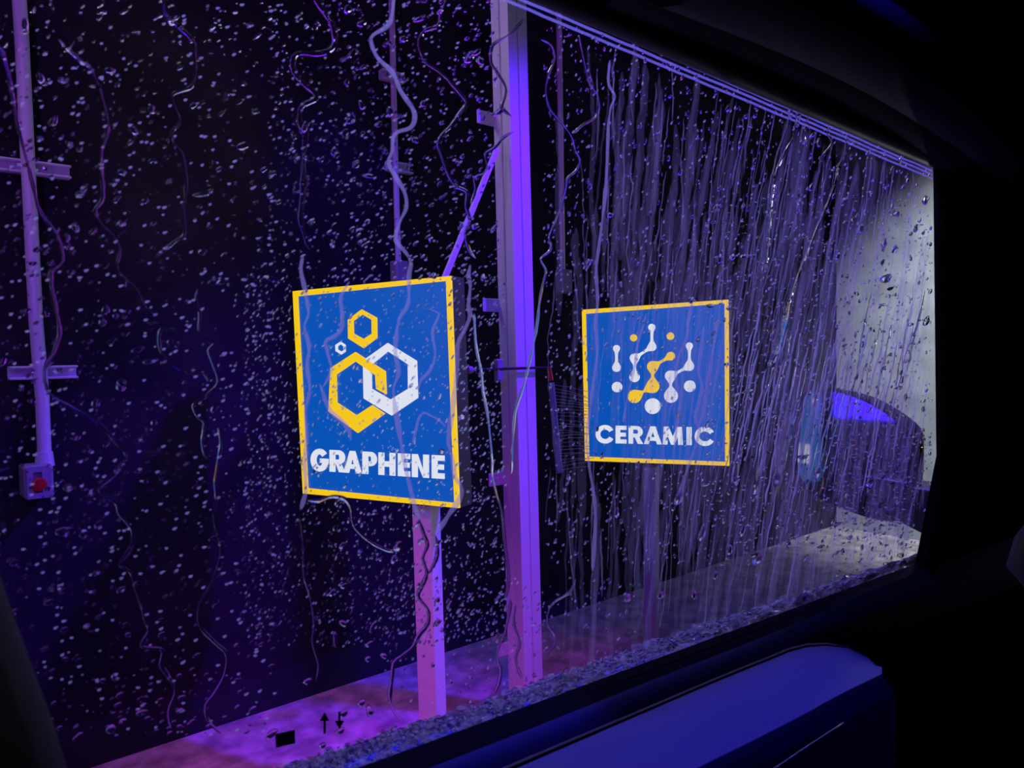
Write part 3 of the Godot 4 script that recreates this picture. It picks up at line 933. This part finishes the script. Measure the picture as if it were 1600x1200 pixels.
func drop_mesh(seed_: int, rough: float, tail: float) -> ArrayMesh:
	# unit plano-convex bead: flat back at z = 0, bulge along +z
	var r := RandomNumberGenerator.new()
	r.seed = seed_
	var segs := 14
	var rim := PackedFloat32Array()
	var p1 := r.randf() * TAU
	var p2 := r.randf() * TAU
	for j in segs:
		var a := TAU * j / segs
		rim.append(1.0 + rough * (0.6 * sin(2.0 * a + p1) + 0.4 * sin(3.0 * a + p2)) + tail * maxf(0.0, cos(a)) ** 6)
	var v := PackedVector3Array()
	var n := PackedVector3Array()
	var idx := PackedInt32Array()
	var rings := 5
	v.append(Vector3(0, 0, 1))
	n.append(Vector3(0, 0, 1))
	for k in range(1, rings + 1):
		var t := PI / 2 * k / rings
		for j in segs:
			var a := TAU * j / segs
			v.append(Vector3(cos(a) * rim[j] * sin(t), sin(a) * rim[j] * sin(t), cos(t)))
			n.append(Vector3(cos(a) * sin(t), sin(a) * sin(t), cos(t) + 0.05).normalized())
	for j in segs:
		idx.append_array([0, 1 + j, 1 + (j + 1) % segs])
	for k in range(1, rings):
		for j in segs:
			var a := 1 + (k - 1) * segs + j
			var b := 1 + (k - 1) * segs + (j + 1) % segs
			idx.append_array([a, a + segs, b, b, a + segs, b + segs])
	var base := v.size()
	v.append(Vector3.ZERO)
	n.append(Vector3(0, 0, -1))
	for j in segs:
		v.append(v[base - segs + j])
		n.append(Vector3(0, 0, -1))
	for j in segs:
		idx.append_array([base, base + 1 + (j + 1) % segs, base + 1 + j])
	return close_out(v, n, idx)

func swarm(called: String, label: String, mesh: Mesh, m: Material, list: Array) -> void:
	var mm := MultiMesh.new()
	mm.transform_format = MultiMesh.TRANSFORM_3D
	mm.mesh = mesh
	mm.instance_count = list.size()
	for k in list.size():
		mm.set_instance_transform(k, list[k])
	var o := MultiMeshInstance3D.new()
	o.multimesh = mm
	o.material_override = m
	add_node(o, called, self)
	tag(o, label, "water drops")
	o.set_meta("kind", "stuff")

func make_pane_water() -> void:
	M.pane = mat(Color(1, 1, 1, 0.02), 0.0)
	M.pane.transparency = BaseMaterial3D.TRANSPARENCY_ALPHA
	var xr := on_z(1478, 500, PANE_Z).x
	var quad := PackedVector3Array([Vector3(0.0, 2.1, PANE_Z), Vector3(xr, 2.1, PANE_Z), Vector3(xr, 0.7, PANE_Z), Vector3(0.0, 0.7, PANE_Z)])
	var n := PackedVector3Array([Vector3.BACK, Vector3.BACK, Vector3.BACK, Vector3.BACK])
	var a := []
	a.resize(Mesh.ARRAY_MAX)
	a[Mesh.ARRAY_VERTEX] = quad
	a[Mesh.ARRAY_NORMAL] = n
	a[Mesh.ARRAY_INDEX] = PackedInt32Array([0, 1, 2, 0, 2, 3])
	var am := ArrayMesh.new()
	am.add_surface_from_arrays(Mesh.PRIMITIVE_TRIANGLES, a)
	struct("window_1", am, M.pane, "wet side window pane of the car", "window")
	make_droplets()
	make_rivulets()
	make_large_drops()
	make_film()
	make_edges()

func in_glass(p: Vector2) -> bool:
	if p.x > 1456 or p.y < (p.x - 860.0) * 0.437 + 4 or p.y > 868.0 - 0.373 * (p.x - 1435.0):
		return false
	if p.x > 1430 and p.y > 800:
		return false
	return true

func make_droplets() -> void:
	var shapes := [drop_mesh(1, 0.12, 0.0), drop_mesh(2, 0.22, 0.2), drop_mesh(3, 0.18, 0.5)]
	var lists := [[], [], [], []]
	# x0, y0, x1, y1, count, half length, half width, angle low, angle high
	for f in [
		[-10, -10, 430, 1150, 2000, 3.1, 1.75, 15.0, 45.0],
		[420, -10, 780, 440, 1300, 2.4, 1.45, 20.0, 50.0],
		[380, 430, 790, 1010, 2900, 2.1, 1.05, 40.0, 65.0],
		[600, 900, 1000, 1100, 350, 2.2, 1.3, 40.0, 85.0],
		[850, 40, 1456, 880, 3600, 2.2, 1.2, 50.0, 85.0],
		[1300, 680, 1430, 830, 350, 2.2, 1.1, -15.0, 25.0],
		[1100, 300, 1456, 900, 1000, 2.4, 1.2, -10.0, 30.0]]:
		for k in f[4]:
			var p := Vector2(rng.randf_range(f[0], f[2]), rng.randf_range(f[1], f[3]))
			if not in_glass(p):
				continue
			var on_sign := Rect2(455, 440, 260, 345).has_point(p) or Rect2(910, 478, 228, 245).has_point(p)
			if on_sign and rng.randf() < 0.35:
				continue
			var s := exp(rng.randfn(-0.08, 0.42)) * (0.85 if on_sign else 1.0)
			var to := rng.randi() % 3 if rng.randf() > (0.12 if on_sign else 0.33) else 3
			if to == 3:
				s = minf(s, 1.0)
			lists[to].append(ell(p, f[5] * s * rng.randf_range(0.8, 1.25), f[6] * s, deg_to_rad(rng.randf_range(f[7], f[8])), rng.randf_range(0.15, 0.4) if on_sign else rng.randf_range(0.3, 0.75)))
	shapes.append(drop_mesh(4, 0.2, 0.3))
	for k in 4:
		swarm("water_droplets", ["fine round rain specks scattered over the whole glass", "fine oval rain specks scattered over the whole glass", "fine tailed rain specks scattered over the whole glass", "fine rain specks whitened in place of glints, scattered over the whole glass"][k], shapes[k], M.glint_white if k == 3 else M.water, lists[k])

func ribbon(pts: PackedVector2Array, hw: PackedFloat32Array, flat: float, z := PANE_Z - 0.0006, segs := 8) -> ArrayMesh:
	# bead of water along a line on the outer side of the pane, flat side on the glass
	var v := PackedVector3Array()
	var n := PackedVector3Array()
	var idx := PackedInt32Array()
	var np := pts.size()
	var out := Vector3(0, 0, -1)
	for k in np:
		var d := (pts[mini(k + 1, np - 1)] - pts[maxi(k - 1, 0)]).normalized()
		var q := Vector2(-d.y, d.x) * hw[k]
		var c := on_z(pts[k].x, pts[k].y, z)
		var side := (on_z(pts[k].x + q.x, pts[k].y + q.y, z) - on_z(pts[k].x - q.x, pts[k].y - q.y, z)) / 2.0
		var h := minf(side.length() * flat, 0.004)
		for j in segs + 1:
			var a := PI * j / segs
			v.append(c + side * cos(a) + out * (sin(a) * h))
			n.append((side.normalized() * (cos(a) * flat) + out * (sin(a) + 0.05)).normalized())
	for k in np - 1:
		for j in segs:
			var a := k * (segs + 1) + j
			var b := a + segs + 1
			idx.append_array([a, b, a + 1, a + 1, b, b + 1])
	var base := v.size()
	for k in np:
		for j in [0, segs]:
			v.append(v[k * (segs + 1) + j])
			n.append(-out)
	for k in np - 1:
		var a := base + k * 2
		idx.append_array([a, a + 1, a + 2, a + 1, a + 3, a + 2])
	return close_out(v, n, idx)

func widths(n: int, w: float, seed_: int) -> PackedFloat32Array:
	var f := FastNoiseLite.new()
	f.seed = seed_
	f.frequency = 0.09
	var out := PackedFloat32Array()
	for k in n:
		var e := minf(minf(k, n - 1 - k) / 2.0, 1.0)
		out.append(w * (0.9 + 0.75 * f.get_noise_1d(k)) * lerpf(0.25, 1.0, e))
	return out

func v2(list: Array) -> Array:
	var out := []
	for k in range(0, list.size(), 2):
		out.append(Vector2(list[k], list[k + 1]))
	return out

func make_rivulets() -> void:
	# label, half width in the photograph's pixels, points
	var R := [
		["long wandering rivulet at the far left, crossing the left conduit at its lower strap", 3.4, [2, 75, 14, 120, 24, 180, 38, 235, 52, 290, 62, 330, 86, 360, 97, 395, 97, 410, 80, 425, 81, 450, 89, 490, 93, 520, 85, 548, 70, 575, 76, 612, 118, 640, 156, 662, 185, 695, 198, 712, 181, 740, 155, 765, 183, 787, 186, 802, 208, 830, 202, 860, 187, 882, 204, 894, 211, 912, 222, 945, 228, 970, 234, 986, 222, 1010, 254, 1016, 252, 1040, 262, 1055, 274, 1080, 264, 1110, 268, 1138]],
		["faint rivulet left of the yellow glow, starting under the top left corner", 3.0, [92, 62, 108, 78, 130, 98, 144, 110, 164, 170, 168, 205, 158, 240, 160, 290, 160, 312, 149, 330, 160, 352, 178, 370, 187, 392, 183, 415, 192, 432, 214, 455, 226, 480, 246, 496]],
		["hooked rivulet bending round to the right, left of the nearer sign", 3.2, [273, 510, 258, 512, 250, 518, 249, 538, 257, 558, 283, 577, 317, 582, 325, 596]],
		["thin rivulet from the top edge running down left of the nearer sign", 3.0, [256, 0, 258, 20, 278, 40, 300, 62, 303, 85, 304, 122, 297, 137, 272, 146, 268, 156, 280, 185, 279, 196, 268, 207, 270, 226, 284, 242, 291, 285, 287, 330, 288, 366, 272, 378, 243, 402]],
		["bright broken rivulet down the dark gap between the left conduit and nearer sign", 2.6, [309, 452, 306, 468, 312, 492, 311, 515, 324, 531, 335, 538, 326, 547, 333, 570, 340, 598, 322, 618, 302, 634, 311, 654, 319, 661, 316, 690, 320, 714]],
		["lower bright rivulet beneath the broken one, ending above the pink floor", 2.6, [341, 668, 345, 692, 341, 720, 336, 752, 338, 782, 335, 800, 338, 828, 346, 864, 334, 905, 312, 945, 313, 978, 335, 1003, 354, 1022, 352, 1052, 338, 1080, 321, 1104, 327, 1128, 346, 1147]],
		["thick rivulet entering from the top edge and meeting the nearer sign's left border", 4.6, [488, -8, 504, 14, 519, 38, 523, 64, 516, 78, 498, 84, 466, 84, 457, 95, 461, 115, 474, 130, 493, 145, 491, 156, 470, 168, 469, 192, 477, 207, 475, 240, 473, 300, 470, 342, 479, 376, 485, 390]],
		["slim rivulet running down inside the nearer sign's left border", 3.0, [474, 398, 470, 420, 475, 445, 478, 460, 482, 490, 476, 510, 483, 542, 480, 572, 484, 610, 477, 642, 479, 682, 476, 720, 478, 762, 476, 776, 470, 796]],
		["dim rivulet hanging below the nearer sign's left corner", 2.4, [470, 812, 474, 850, 476, 900, 485, 932, 491, 972, 489, 1004, 498, 1040, 494, 1062]],
		["short bent rivulet over the nearer sign beside the tiny white hexagon", 2.6, [546, 440, 536, 456, 532, 468, 535, 492, 533, 516, 519, 528, 509, 534, 514, 560, 518, 576, 511, 595, 503, 606]],
		["lumpy rivulet crossing the left arm of the large yellow hexagon", 3.6, [500, 600, 506, 618, 511, 632, 520, 646, 534, 658, 545, 672, 548, 688]],
		["long rivulet beside the second conduit, running down across the nearer sign", 3.4, [616, -8, 613, 20, 606, 40, 583, 55, 580, 66, 590, 90, 614, 114, 626, 142, 645, 170, 648, 186, 641, 200, 622, 206, 614, 216, 613, 236, 607, 254, 616, 272, 632, 300, 635, 324, 625, 346, 618, 370, 622, 381, 635, 396, 642, 411, 639, 432, 638, 474, 625, 496, 620, 520, 618, 552, 623, 582, 615, 606, 617, 632, 625, 682, 632, 722, 641, 762, 648, 790, 655, 812]],
		["curling rivulet that winds down over the nearer sign's post", 3.6, [655, 812, 662, 834, 668, 852, 661, 872, 667, 896, 658, 918, 653, 932, 668, 952, 669, 974, 655, 992, 646, 1010, 627, 1026, 616, 1036, 612, 1062, 609, 1092, 617, 1114, 631, 1128]],
		["winding rivulet between the second conduit and violet post, from the top edge", 3.2, [700, -8, 691, 16, 684, 40, 664, 48, 655, 62, 656, 76, 665, 96, 690, 114, 715, 140, 729, 160, 719, 176, 705, 196, 690, 211, 685, 226, 691, 246, 700, 271, 712, 290, 730, 301, 728, 322, 735, 346, 727, 364, 733, 390, 743, 404]],
		["pale rivulet along the right border of the nearer sign", 3.6, [735, 414, 732, 432, 735, 446, 732, 478, 735, 491, 728, 512, 716, 536, 714, 572, 711, 606, 707, 642, 702, 676, 701, 692, 706, 712, 709, 730, 711, 746, 719, 757, 722, 766, 717, 782, 703, 802, 690, 822, 680, 836]],
		["looped rivulet over the nearer sign's post just below the sign", 2.8, [680, 836, 684, 856, 680, 878, 669, 896, 662, 902]],
		["thin rivulet over the upper part of the violet post, wavy", 2.4, [818, 30, 800, 50, 786, 60, 769, 72, 767, 96, 776, 112, 790, 136, 789, 152, 784, 168, 800, 182]],
		["thin rivulet leaving the violet post's left edge above the slanting brace", 2.4, [803, 206, 786, 215, 772, 231, 758, 240, 761, 260, 755, 272, 741, 277, 743, 296, 736, 318]],
		["long wandering rivulet just right of the violet post", 2.4, [846, 62, 862, 71, 867, 92, 858, 116, 853, 140, 858, 168, 872, 186, 886, 203, 894, 216, 899, 236, 906, 250, 901, 266, 887, 279, 883, 300, 870, 341, 858, 370, 861, 390, 845, 405, 853, 424, 848, 448, 843, 472, 840, 502, 833, 540, 820, 596, 806, 640, 801, 690, 799, 740]],
		["rivulet forking off right of the violet post near the top, like a wishbone", 2.4, [905, 55, 912, 92, 921, 130, 932, 146, 936, 166, 931, 183, 911, 195, 898, 208]],
		["straight bluish rivulet passing down over the farther sign's left border", 2.4, [953, 94, 951, 130, 961, 150, 955, 166, 951, 192, 950, 222, 946, 300, 938, 370, 932, 420, 934, 470, 931, 505, 934, 545, 929, 585, 924, 625, 917, 682, 920, 722, 930, 792, 929, 852, 926, 892]],
		["arched rivulet below the nearer sign curving right towards its post", 3.0, [481, 782, 500, 783, 520, 776, 540, 781, 550, 798, 553, 820, 565, 836, 585, 851, 610, 861, 623, 855]],
		["short rivulet at the nearer sign's upper right, above the white hexagon", 2.0, [673, 484, 686, 490, 681, 504, 676, 520, 680, 556, 671, 580, 658, 594, 653, 610]],
		["small arched rivulet on the nearer sign between white hexagon and lettering", 1.6, [644, 694, 650, 672, 654, 655, 662, 645, 674, 650, 686, 656, 697, 668]],
		["dotted rivulet in the dark gap left of the violet post", 2.2, [741, 490, 744, 540, 752, 580, 755, 612, 761, 642, 766, 682, 769, 722, 769, 742, 776, 772, 785, 802, 789, 850, 795, 902, 789, 938]],
		["rivulet along the violet post's lower left edge, ending at the sill", 2.4, [789, 938, 798, 938, 790, 985, 777, 1020, 782, 1050, 775, 1078, 755, 1098]],
		["dark wavy rivulet on the violet post's lower half", 2.2, [806, 945, 803, 975, 812, 1005, 806, 1030, 815, 1060]],
		["blue rivulet slanting from the upper right seal, left one of two", 3.0, [1238, 166, 1231, 198, 1220, 230, 1212, 262, 1210, 280]],
		["blue rivulet slanting from the upper right seal, right one of two", 3.2, [1250, 172, 1241, 212, 1226, 240, 1213, 275, 1206, 330, 1202, 392, 1197, 425]],
		["long slanted blue rivulet ending in a drop left of the door mirror", 3.2, [1313, 252, 1302, 298, 1276, 360, 1256, 410, 1241, 452, 1228, 500, 1219, 538, 1207, 578]],
		["short pale rivulet under the upper right seal, leftmost of the small ones", 1.8, [1263, 176, 1261, 190, 1258, 206, 1260, 230]],
		["short kinked pale rivulet under the upper right seal", 2.0, [1299, 190, 1294, 208, 1301, 223, 1286, 242, 1289, 262, 1284, 292]],
		["pale rivulet under the seal near the top right corner of glass", 2.0, [1326, 210, 1321, 234, 1315, 252, 1304, 290]],
		["wavy rivulet crossing the middle of the farther sign", 1.8, [1010, 490, 1004, 512, 996, 540, 992, 570, 986, 598, 979, 630, 974, 660]],
		["wavy rivulet down the farther sign's right half over its dots", 2.0, [1083, 470, 1076, 500, 1073, 528, 1060, 560, 1056, 590, 1062, 625, 1058, 662, 1054, 700]],
		["pale forked rivulet on the farther sign near its right border", 2.4, [1100, 510, 1096, 545, 1092, 580, 1097, 604, 1092, 630, 1087, 652, 1093, 672, 1086, 700, 1072, 740, 1062, 776]],
		["slanted rivulet beside the farther sign's right border", 2.2, [1120, 500, 1114, 548, 1106, 600, 1098, 650, 1092, 662]],
		["rivulet down from the left violet bracket to the pink floor, thin", 1.8, [900, 905, 890, 925, 862, 945, 855, 975, 868, 1000, 850, 1030]]]
	var k := 0
	for r in R:
		var p := smooth_path(v2(r[2]), 5.0)
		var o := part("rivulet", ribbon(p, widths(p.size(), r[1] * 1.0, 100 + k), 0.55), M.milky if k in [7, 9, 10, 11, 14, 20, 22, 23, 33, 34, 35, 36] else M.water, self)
		tag(o, r[0], "rivulet", "rivulets on the wet window")
		k += 1

func make_large_drops() -> void:
	# x, y, half length, half width, angle
	var D := [39, 38, 12, 6, 95, 63, 122, 11, 6, 120, 83, 190, 9, 8, 60, 171, 110, 8, 6, 0, 236, 171, 9, 6, 90, 209, 204, 10, 6, 145, 266, 34, 9, 5, 140, 128, 97, 9, 4, 145, 95, 124, 6, 5, 0, 62, 217, 6, 5, 0, 107, 224, 6, 5, 0, 190, 269, 7, 5, 0,
		543, 15, 9, 7, 90, 565, 37, 9, 6, 30, 655, 30, 12, 5, 25, 630, 61, 7, 6, 0, 733, 90, 14, 8, 60, 751, 96, 9, 6, 150, 565, 165, 8, 5, 115, 609, 175, 8, 6, 100, 662, 162, 7, 6, 20, 522, 237, 8, 6, 80, 476, 200, 9, 6, 80, 577, 275, 10, 4, 175, 649, 219, 8, 5, 160, 722, 245, 5, 4, 60, 690, 192, 5, 4, 30, 545, 190, 5, 5, 60,
		125, 304, 9, 6, 20, 118, 356, 9, 6, 140, 145, 362, 8, 5, 45, 105, 372, 8, 5, 100, 59, 390, 10, 5, 20, 51, 412, 8, 4, 10, 165, 485, 9, 8, 80, 160, 504, 8, 7, 80, 181, 494, 6, 5, 30, 215, 547, 12, 5, 20, 234, 565, 12, 5, 15, 40, 486, 9, 5, 10, 71, 490, 8, 6, 160, 112, 425, 8, 4, 10, 316, 394, 7, 6, 30, 314, 304, 15, 4, 10, 200, 487, 6, 4, 20, 190, 598, 9, 6, 20, 227, 314, 6, 5, 30, 190, 350, 7, 4, 0,
		241, 709, 16, 4, 5, 102, 831, 19, 9, 12, 88, 812, 8, 5, 70, 154, 820, 8, 6, 45, 106, 762, 10, 7, 25, 150, 630, 9, 7, 60, 189, 606, 8, 8, 30, 241, 660, 6, 5, 45, 50, 626, 8, 5, 10, 22, 880, 9, 5, 30, 118, 684, 8, 5, 20, 138, 704, 7, 4, 20, 74, 764, 7, 4, 10, 228, 752, 6, 4, 20, 132, 764, 6, 4, 20,
		76, 942, 9, 6, 25, 136, 979, 8, 5, 20, 174, 1140, 10, 9, 60, 221, 1114, 10, 5, 20, 179, 1059, 6, 6, 0, 161, 1064, 6, 5, 30, 102, 1030, 6, 4, 20, 120, 1152, 9, 4, 50, 80, 921, 6, 4, 20, 97, 924, 7, 4, 40, 200, 992, 6, 4, 20, 68, 1015, 6, 4, 40,
		426, 436, 13, 5, 165, 674, 374, 5, 4, 60, 755, 434, 7, 4, 90, 535, 854, 7, 6, 60, 615, 875, 8, 5, 70, 435, 825, 5, 4, 20, 622, 855, 11, 7, 60, 537, 916, 7, 5, 30, 519, 927, 7, 5, 60, 536, 974, 8, 5, 150, 524, 1000, 14, 4, 95, 576, 1007, 7, 4, 40, 600, 1025, 6, 5, 160, 575, 1030, 6, 5, 60, 536, 1115, 9, 6, 45, 578, 1111, 9, 7, 110, 564, 1099, 7, 5, 45, 504, 1165, 7, 5, 40, 532, 1142, 8, 5, 50, 480, 1065, 7, 5, 40,
		721, 652, 6, 6, 60, 690, 706, 6, 5, 60, 1210, 565, 13, 7, 60, 1195, 420, 9, 6, 80, 1249, 322, 12, 4, 85, 1345, 357, 10, 5, 80, 1309, 400, 8, 4, 80, 1382, 380, 7, 5, 80, 1384, 436, 9, 7, 40, 1400, 334, 7, 4, 20, 921, 411, 8, 5, 60, 954, 336, 5, 5, 0, 1144, 402, 6, 5, 70, 1162, 401, 6, 5, 40, 1060, 780, 13, 6, 75, 964, 802, 9, 4, 85, 1097, 835, 14, 5, 75, 1160, 830, 13, 4, 75, 1140, 860, 11, 5, 80, 1185, 875, 11, 6, 60, 1149, 752, 9, 5, 110, 1180, 765, 11, 4, 80,
		1214, 750, 12, 6, 85, 1277, 742, 9, 5, 70, 1360, 755, 9, 5, 70, 1321, 772, 9, 3, 80, 1232, 850, 7, 4, 85, 1155, 712, 8, 4, 75, 1118, 900, 8, 4, 80, 1032, 930, 9, 5, 70, 1085, 930, 9, 4, 85, 981, 935, 8, 5, 75]
	var marks := [["the left conduit's upper strap", Vector2(52, 263)], ["the left conduit's lower strap", Vector2(66, 582)], ["the red button box", Vector2(60, 752)], ["the dark pillar at the lower left", Vector2(60, 1050)], ["the pink floor", Vector2(400, 1150)],
		["the second conduit's upper strap", Vector2(612, 120)], ["the second conduit's lower strap", Vector2(624, 265)], ["the slanting brace", Vector2(735, 330)], ["the nearer sign's top left corner", Vector2(457, 455)], ["the nearer sign's bottom edge", Vector2(590, 785)], ["the nearer sign's post", Vector2(662, 950)],
		["the nearer sign's right border", Vector2(712, 620)], ["the farther sign's top edge", Vector2(1020, 477)], ["the farther sign's right border", Vector2(1139, 600)], ["the farther sign's post", Vector2(1015, 860)], ["the door mirror", Vector2(1330, 700)], ["the glass's top right corner", Vector2(1440, 280)], ["the yellowish glow", Vector2(290, 220)], ["the dark gap left of the nearer sign", Vector2(330, 650)]]
	var taken := {}
	var list := []
	for k in range(0, D.size(), 5):
		var p := Vector2(D[k], D[k + 1])
		var best := 0
		for m in marks.size():
			if p.distance_to(marks[m][1]) < p.distance_to(marks[best][1]):
				best = m
		var d: Vector2 = p - marks[best][1]
		var where := ("right of " if d.x > 0 else "left of ") if absf(d.x) > absf(d.y) else ("below " if d.y > 0 else "above ")
		var ratio: float = float(D[k + 2]) / D[k + 3]
		var shape := "round" if ratio < 1.35 else "oval" if ratio < 2.0 else "long thin"
		var text: String = shape + " water drop " + where + str(marks[best][0])
		if not taken.has(text):
			taken[text] = []
		taken[text].append(list.size())
		list.append([p, D[k + 2], D[k + 3], D[k + 4], text])
	var order := ["uppermost", "second from the top", "third from the top", "fourth from the top", "fifth from the top", "sixth from the top", "seventh from the top"]
	for text in taken:
		var ids: Array = taken[text]
		ids.sort_custom(func(x, y): return list[x][0].y < list[y][0].y)
		for q in ids.size():
			if ids.size() > 1:
				list[ids[q]][4] = text + ", " + ("lowest" if q == ids.size() - 1 and q > 0 else order[mini(q, 6)])
	var shapes := [drop_mesh(11, 0.1, 0.0), drop_mesh(12, 0.16, 0.15), drop_mesh(13, 0.2, 0.3), drop_mesh(14, 0.12, 0.4)]
	for k in list.size():
		var e: Array = list[k]
		var o := part("water_drop", shapes[k % 4], M.water, self)
		o.transform = ell(e[0], e[1] * 0.9, e[2] * 0.9, deg_to_rad(e[3]), 0.6)
		tag(o, e[4], "water drop", "large drops on the wet window")

func make_film() -> void:
	# thin runs of rinse water on the right half of the glass
	var trans := [M.suds_thin, M.suds_mid]
	for layer in 2:
		var st := SurfaceTool.new()
		st.begin(Mesh.PRIMITIVE_TRIANGLES)
		for k in [650, 450][layer]:
			var x := lerpf(850, 1456, rng.randf() ** 0.55)
			var y0 := rng.randf_range((x - 860.0) * 0.437 + 6.0, 840)
			var len_ := rng.randf_range(60, 320) * (1.0 if layer == 0 else 0.6)
			var slope := -lerpf(0.0, 0.16, clampf((x - 900.0) / 300.0, 0.0, 1.0)) + rng.randfn(0.0, 0.03)
			var pts := PackedVector2Array()
			var xx := x
			var n := int(len_ / 9.0) + 2
			for j in n:
				var y := y0 + j * 9.0
				xx += slope * 9.0 + rng.randfn(0.0, 0.9)
				if not in_glass(Vector2(xx, y)) or xx < 846:
					break
				pts.append(Vector2(xx, y))
			if pts.size() < 3:
				continue
			var w := rng.randf_range(1.5, 6.0) if layer == 0 else rng.randf_range(0.4, 1.1)
			st.append_from(ribbon(pts, widths(pts.size(), w, 900 + k), 0.05 if layer == 0 else 0.3, PANE_Z - 0.0004 - 0.0001 * (k % 4) - 0.0012 * layer, 4), 0, Transform3D.IDENTITY)
		var o := part("water_film", st.commit(), trans[layer], self)
		tag(o, ["wide faint veils of rinse water running down the right half of the glass", "fine hair-thin runs of rinse water down the right half of the glass"][layer], "water film")
		o.set_meta("kind", "stuff")
	# bright slanted streaks in front of the mirror and beside the farther sign
	var zones := [[1150, 1205, "beside the farther sign's right border"], [1205, 1252, "on the glass just left of the door mirror"], [1252, 1300, "over the door mirror's outer end"], [1300, 1350, "over the middle of the door mirror"], [1350, 1425, "over the door mirror's inner end and pale wall"]]
	var order := ["first", "second", "third", "fourth", "fifth", "sixth", "seventh", "eighth", "ninth", "tenth", "eleventh"]
	for zi in zones.size():
		var zn: Array = zones[zi]
		for q in 11:
			var clear := q % 3 == 0
			var x := lerpf(zn[0], zn[1], (q + rng.randf_range(0.1, 0.9)) / 11.0)
			var y0 := rng.randf_range(450, 620)
			var len_ := rng.randf_range(110, 260)
			var pts := PackedVector2Array()
			var xx := x + 0.2 * (620.0 - y0)
			for j in int(len_ / 9.0):
				var y := y0 + j * 9.0
				xx += -0.2 * 9.0 + rng.randfn(0.0, 0.8)
				if not in_glass(Vector2(xx, y)):
					break
				pts.append(Vector2(xx, y))
			if pts.size() < 4:
				continue
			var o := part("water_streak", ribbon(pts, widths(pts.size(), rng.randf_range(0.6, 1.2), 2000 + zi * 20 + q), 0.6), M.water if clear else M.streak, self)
			tag(o, "%s slanted streak %s, %s from the left" % ["clear" if clear else "pale", zn[2], order[q]], "water streak", "slanted water streaks by the mirror")

func make_edges() -> void:
	# ribbed strip along the upper edge of the glass
	var o := thing("weatherstrip", "pale ribbed strip along the sloping upper edge of the glass", "weatherstrip", on_z(1150, 140, PANE_Z - 0.004))
	for k in 3:
		var path := PackedVector3Array()
		var rad := PackedFloat32Array()
		for j in 30:
			var x := lerpf(780, 1456, j / 29.0)
			var gap := lerpf(11.0, 6.0, clampf((x - 800) / 650.0, 0, 1))
			var y := (x - 860.0) * 0.437 + 4.0 + gap * (k + 0.4)
			path.append(on_z(x, y + rng.randf_range(-0.7, 0.7), PANE_Z - 0.003))
			rad.append((on_z(x, y + gap * 0.24, PANE_Z) - on_z(x, y, PANE_Z)).length())
		part("rib", sweep(path, rad, Vector3(0, 0, -1), 0.7, false, 8), M.rib, o)
	# foam and water standing on the outer sill
	var sill := thing("outer_sill", "glossy outer window sill under the foam, lit blue", "sill", on_z(1000, 1040, PANE_Z - 0.01))
	var a_line := [Vector2(300, 1262), Vector2(440, 1200), Vector2(500, 1182), Vector2(600, 1146), Vector2(700, 1116), Vector2(800, 1082), Vector2(900, 1046), Vector2(1000, 1012), Vector2(1100, 978), Vector2(1200, 948), Vector2(1300, 914), Vector2(1432, 872)]
	var b_line := [Vector2(300, 1305), Vector2(540, 1215), Vector2(800, 1120), Vector2(1200, 972), Vector2(1435, 886)]
	part("ledge", loft([line_row(a_line, PANE_Z - 0.035), line_row(a_line, PANE_Z - 0.032), line_row(b_line, PANE_Z - 0.004), line_row(b_line, PANE_Z - 0.002, 28, -0.02)]), M.sill, sill)
	var lists := [[], []]
	var sm_a := smooth_path(a_line, 6.0)
	for k in 5200:
		var i := rng.randi_range(0, sm_a.size() - 1)
		var x := sm_a[i].x
		var yb := 967.0 - 0.3665 * (x - 1200.0)
		var t := rng.randf() ** 1.2
		var p := Vector2(x + rng.randf_range(-4, 4), lerpf(yb - 2.0, sm_a[i].y - rng.randf() * 6.0, t))
		var s := exp(rng.randfn(0.0, 0.45))
		lists[rng.randi() % 2].append(ell(p, 2.5 * s, 1.6 * s, deg_to_rad(rng.randf_range(-10, 60)), 0.8, PANE_Z - 0.001 - rng.randf() * 0.002))
	swarm("water_froth", "clear froth of water collected along the bottom edge of the glass", drop_mesh(31, 0.25, 0.2), M.water, lists[0])
	swarm("water_foam", "milky foam bubbles collected along the bottom edge of the glass", drop_mesh(32, 0.25, 0.2), M.foam, lists[1])

	# small printed marks on the glass near its lower left
	var mk := thing("pane_marking", "two tiny black arrows and a dark square printed low on the glass", "marking", on_z(508, 1145, PANE_Z + 0.001))
	for up in [[507, 1146, 1113], [530, 1112, 1139]]:
		var x: float = up[0]
		var y0: float = up[1]
		var y1: float = up[2]
		var dr := signf(y1 - y0)
		part("arrow", prism(wpoly([Vector2(x - 1.6, y0), Vector2(x + 1.6, y0), Vector2(x + 1.6, y1 - dr * 13), Vector2(x + 7, y1 - dr * 13), Vector2(x, y1), Vector2(x - 7, y1 - dr * 13), Vector2(x - 1.6, y1 - dr * 13)], PANE_Z + 0.001), Vector3(0, 0, 0.0004)), M.rubber, mk)
	part("square", prism(wpoly([Vector2(430, 1147), Vector2(460, 1140), Vector2(461, 1161), Vector2(431, 1168)], PANE_Z + 0.001), Vector3(0, 0, 0.0004)), M.plum, mk)
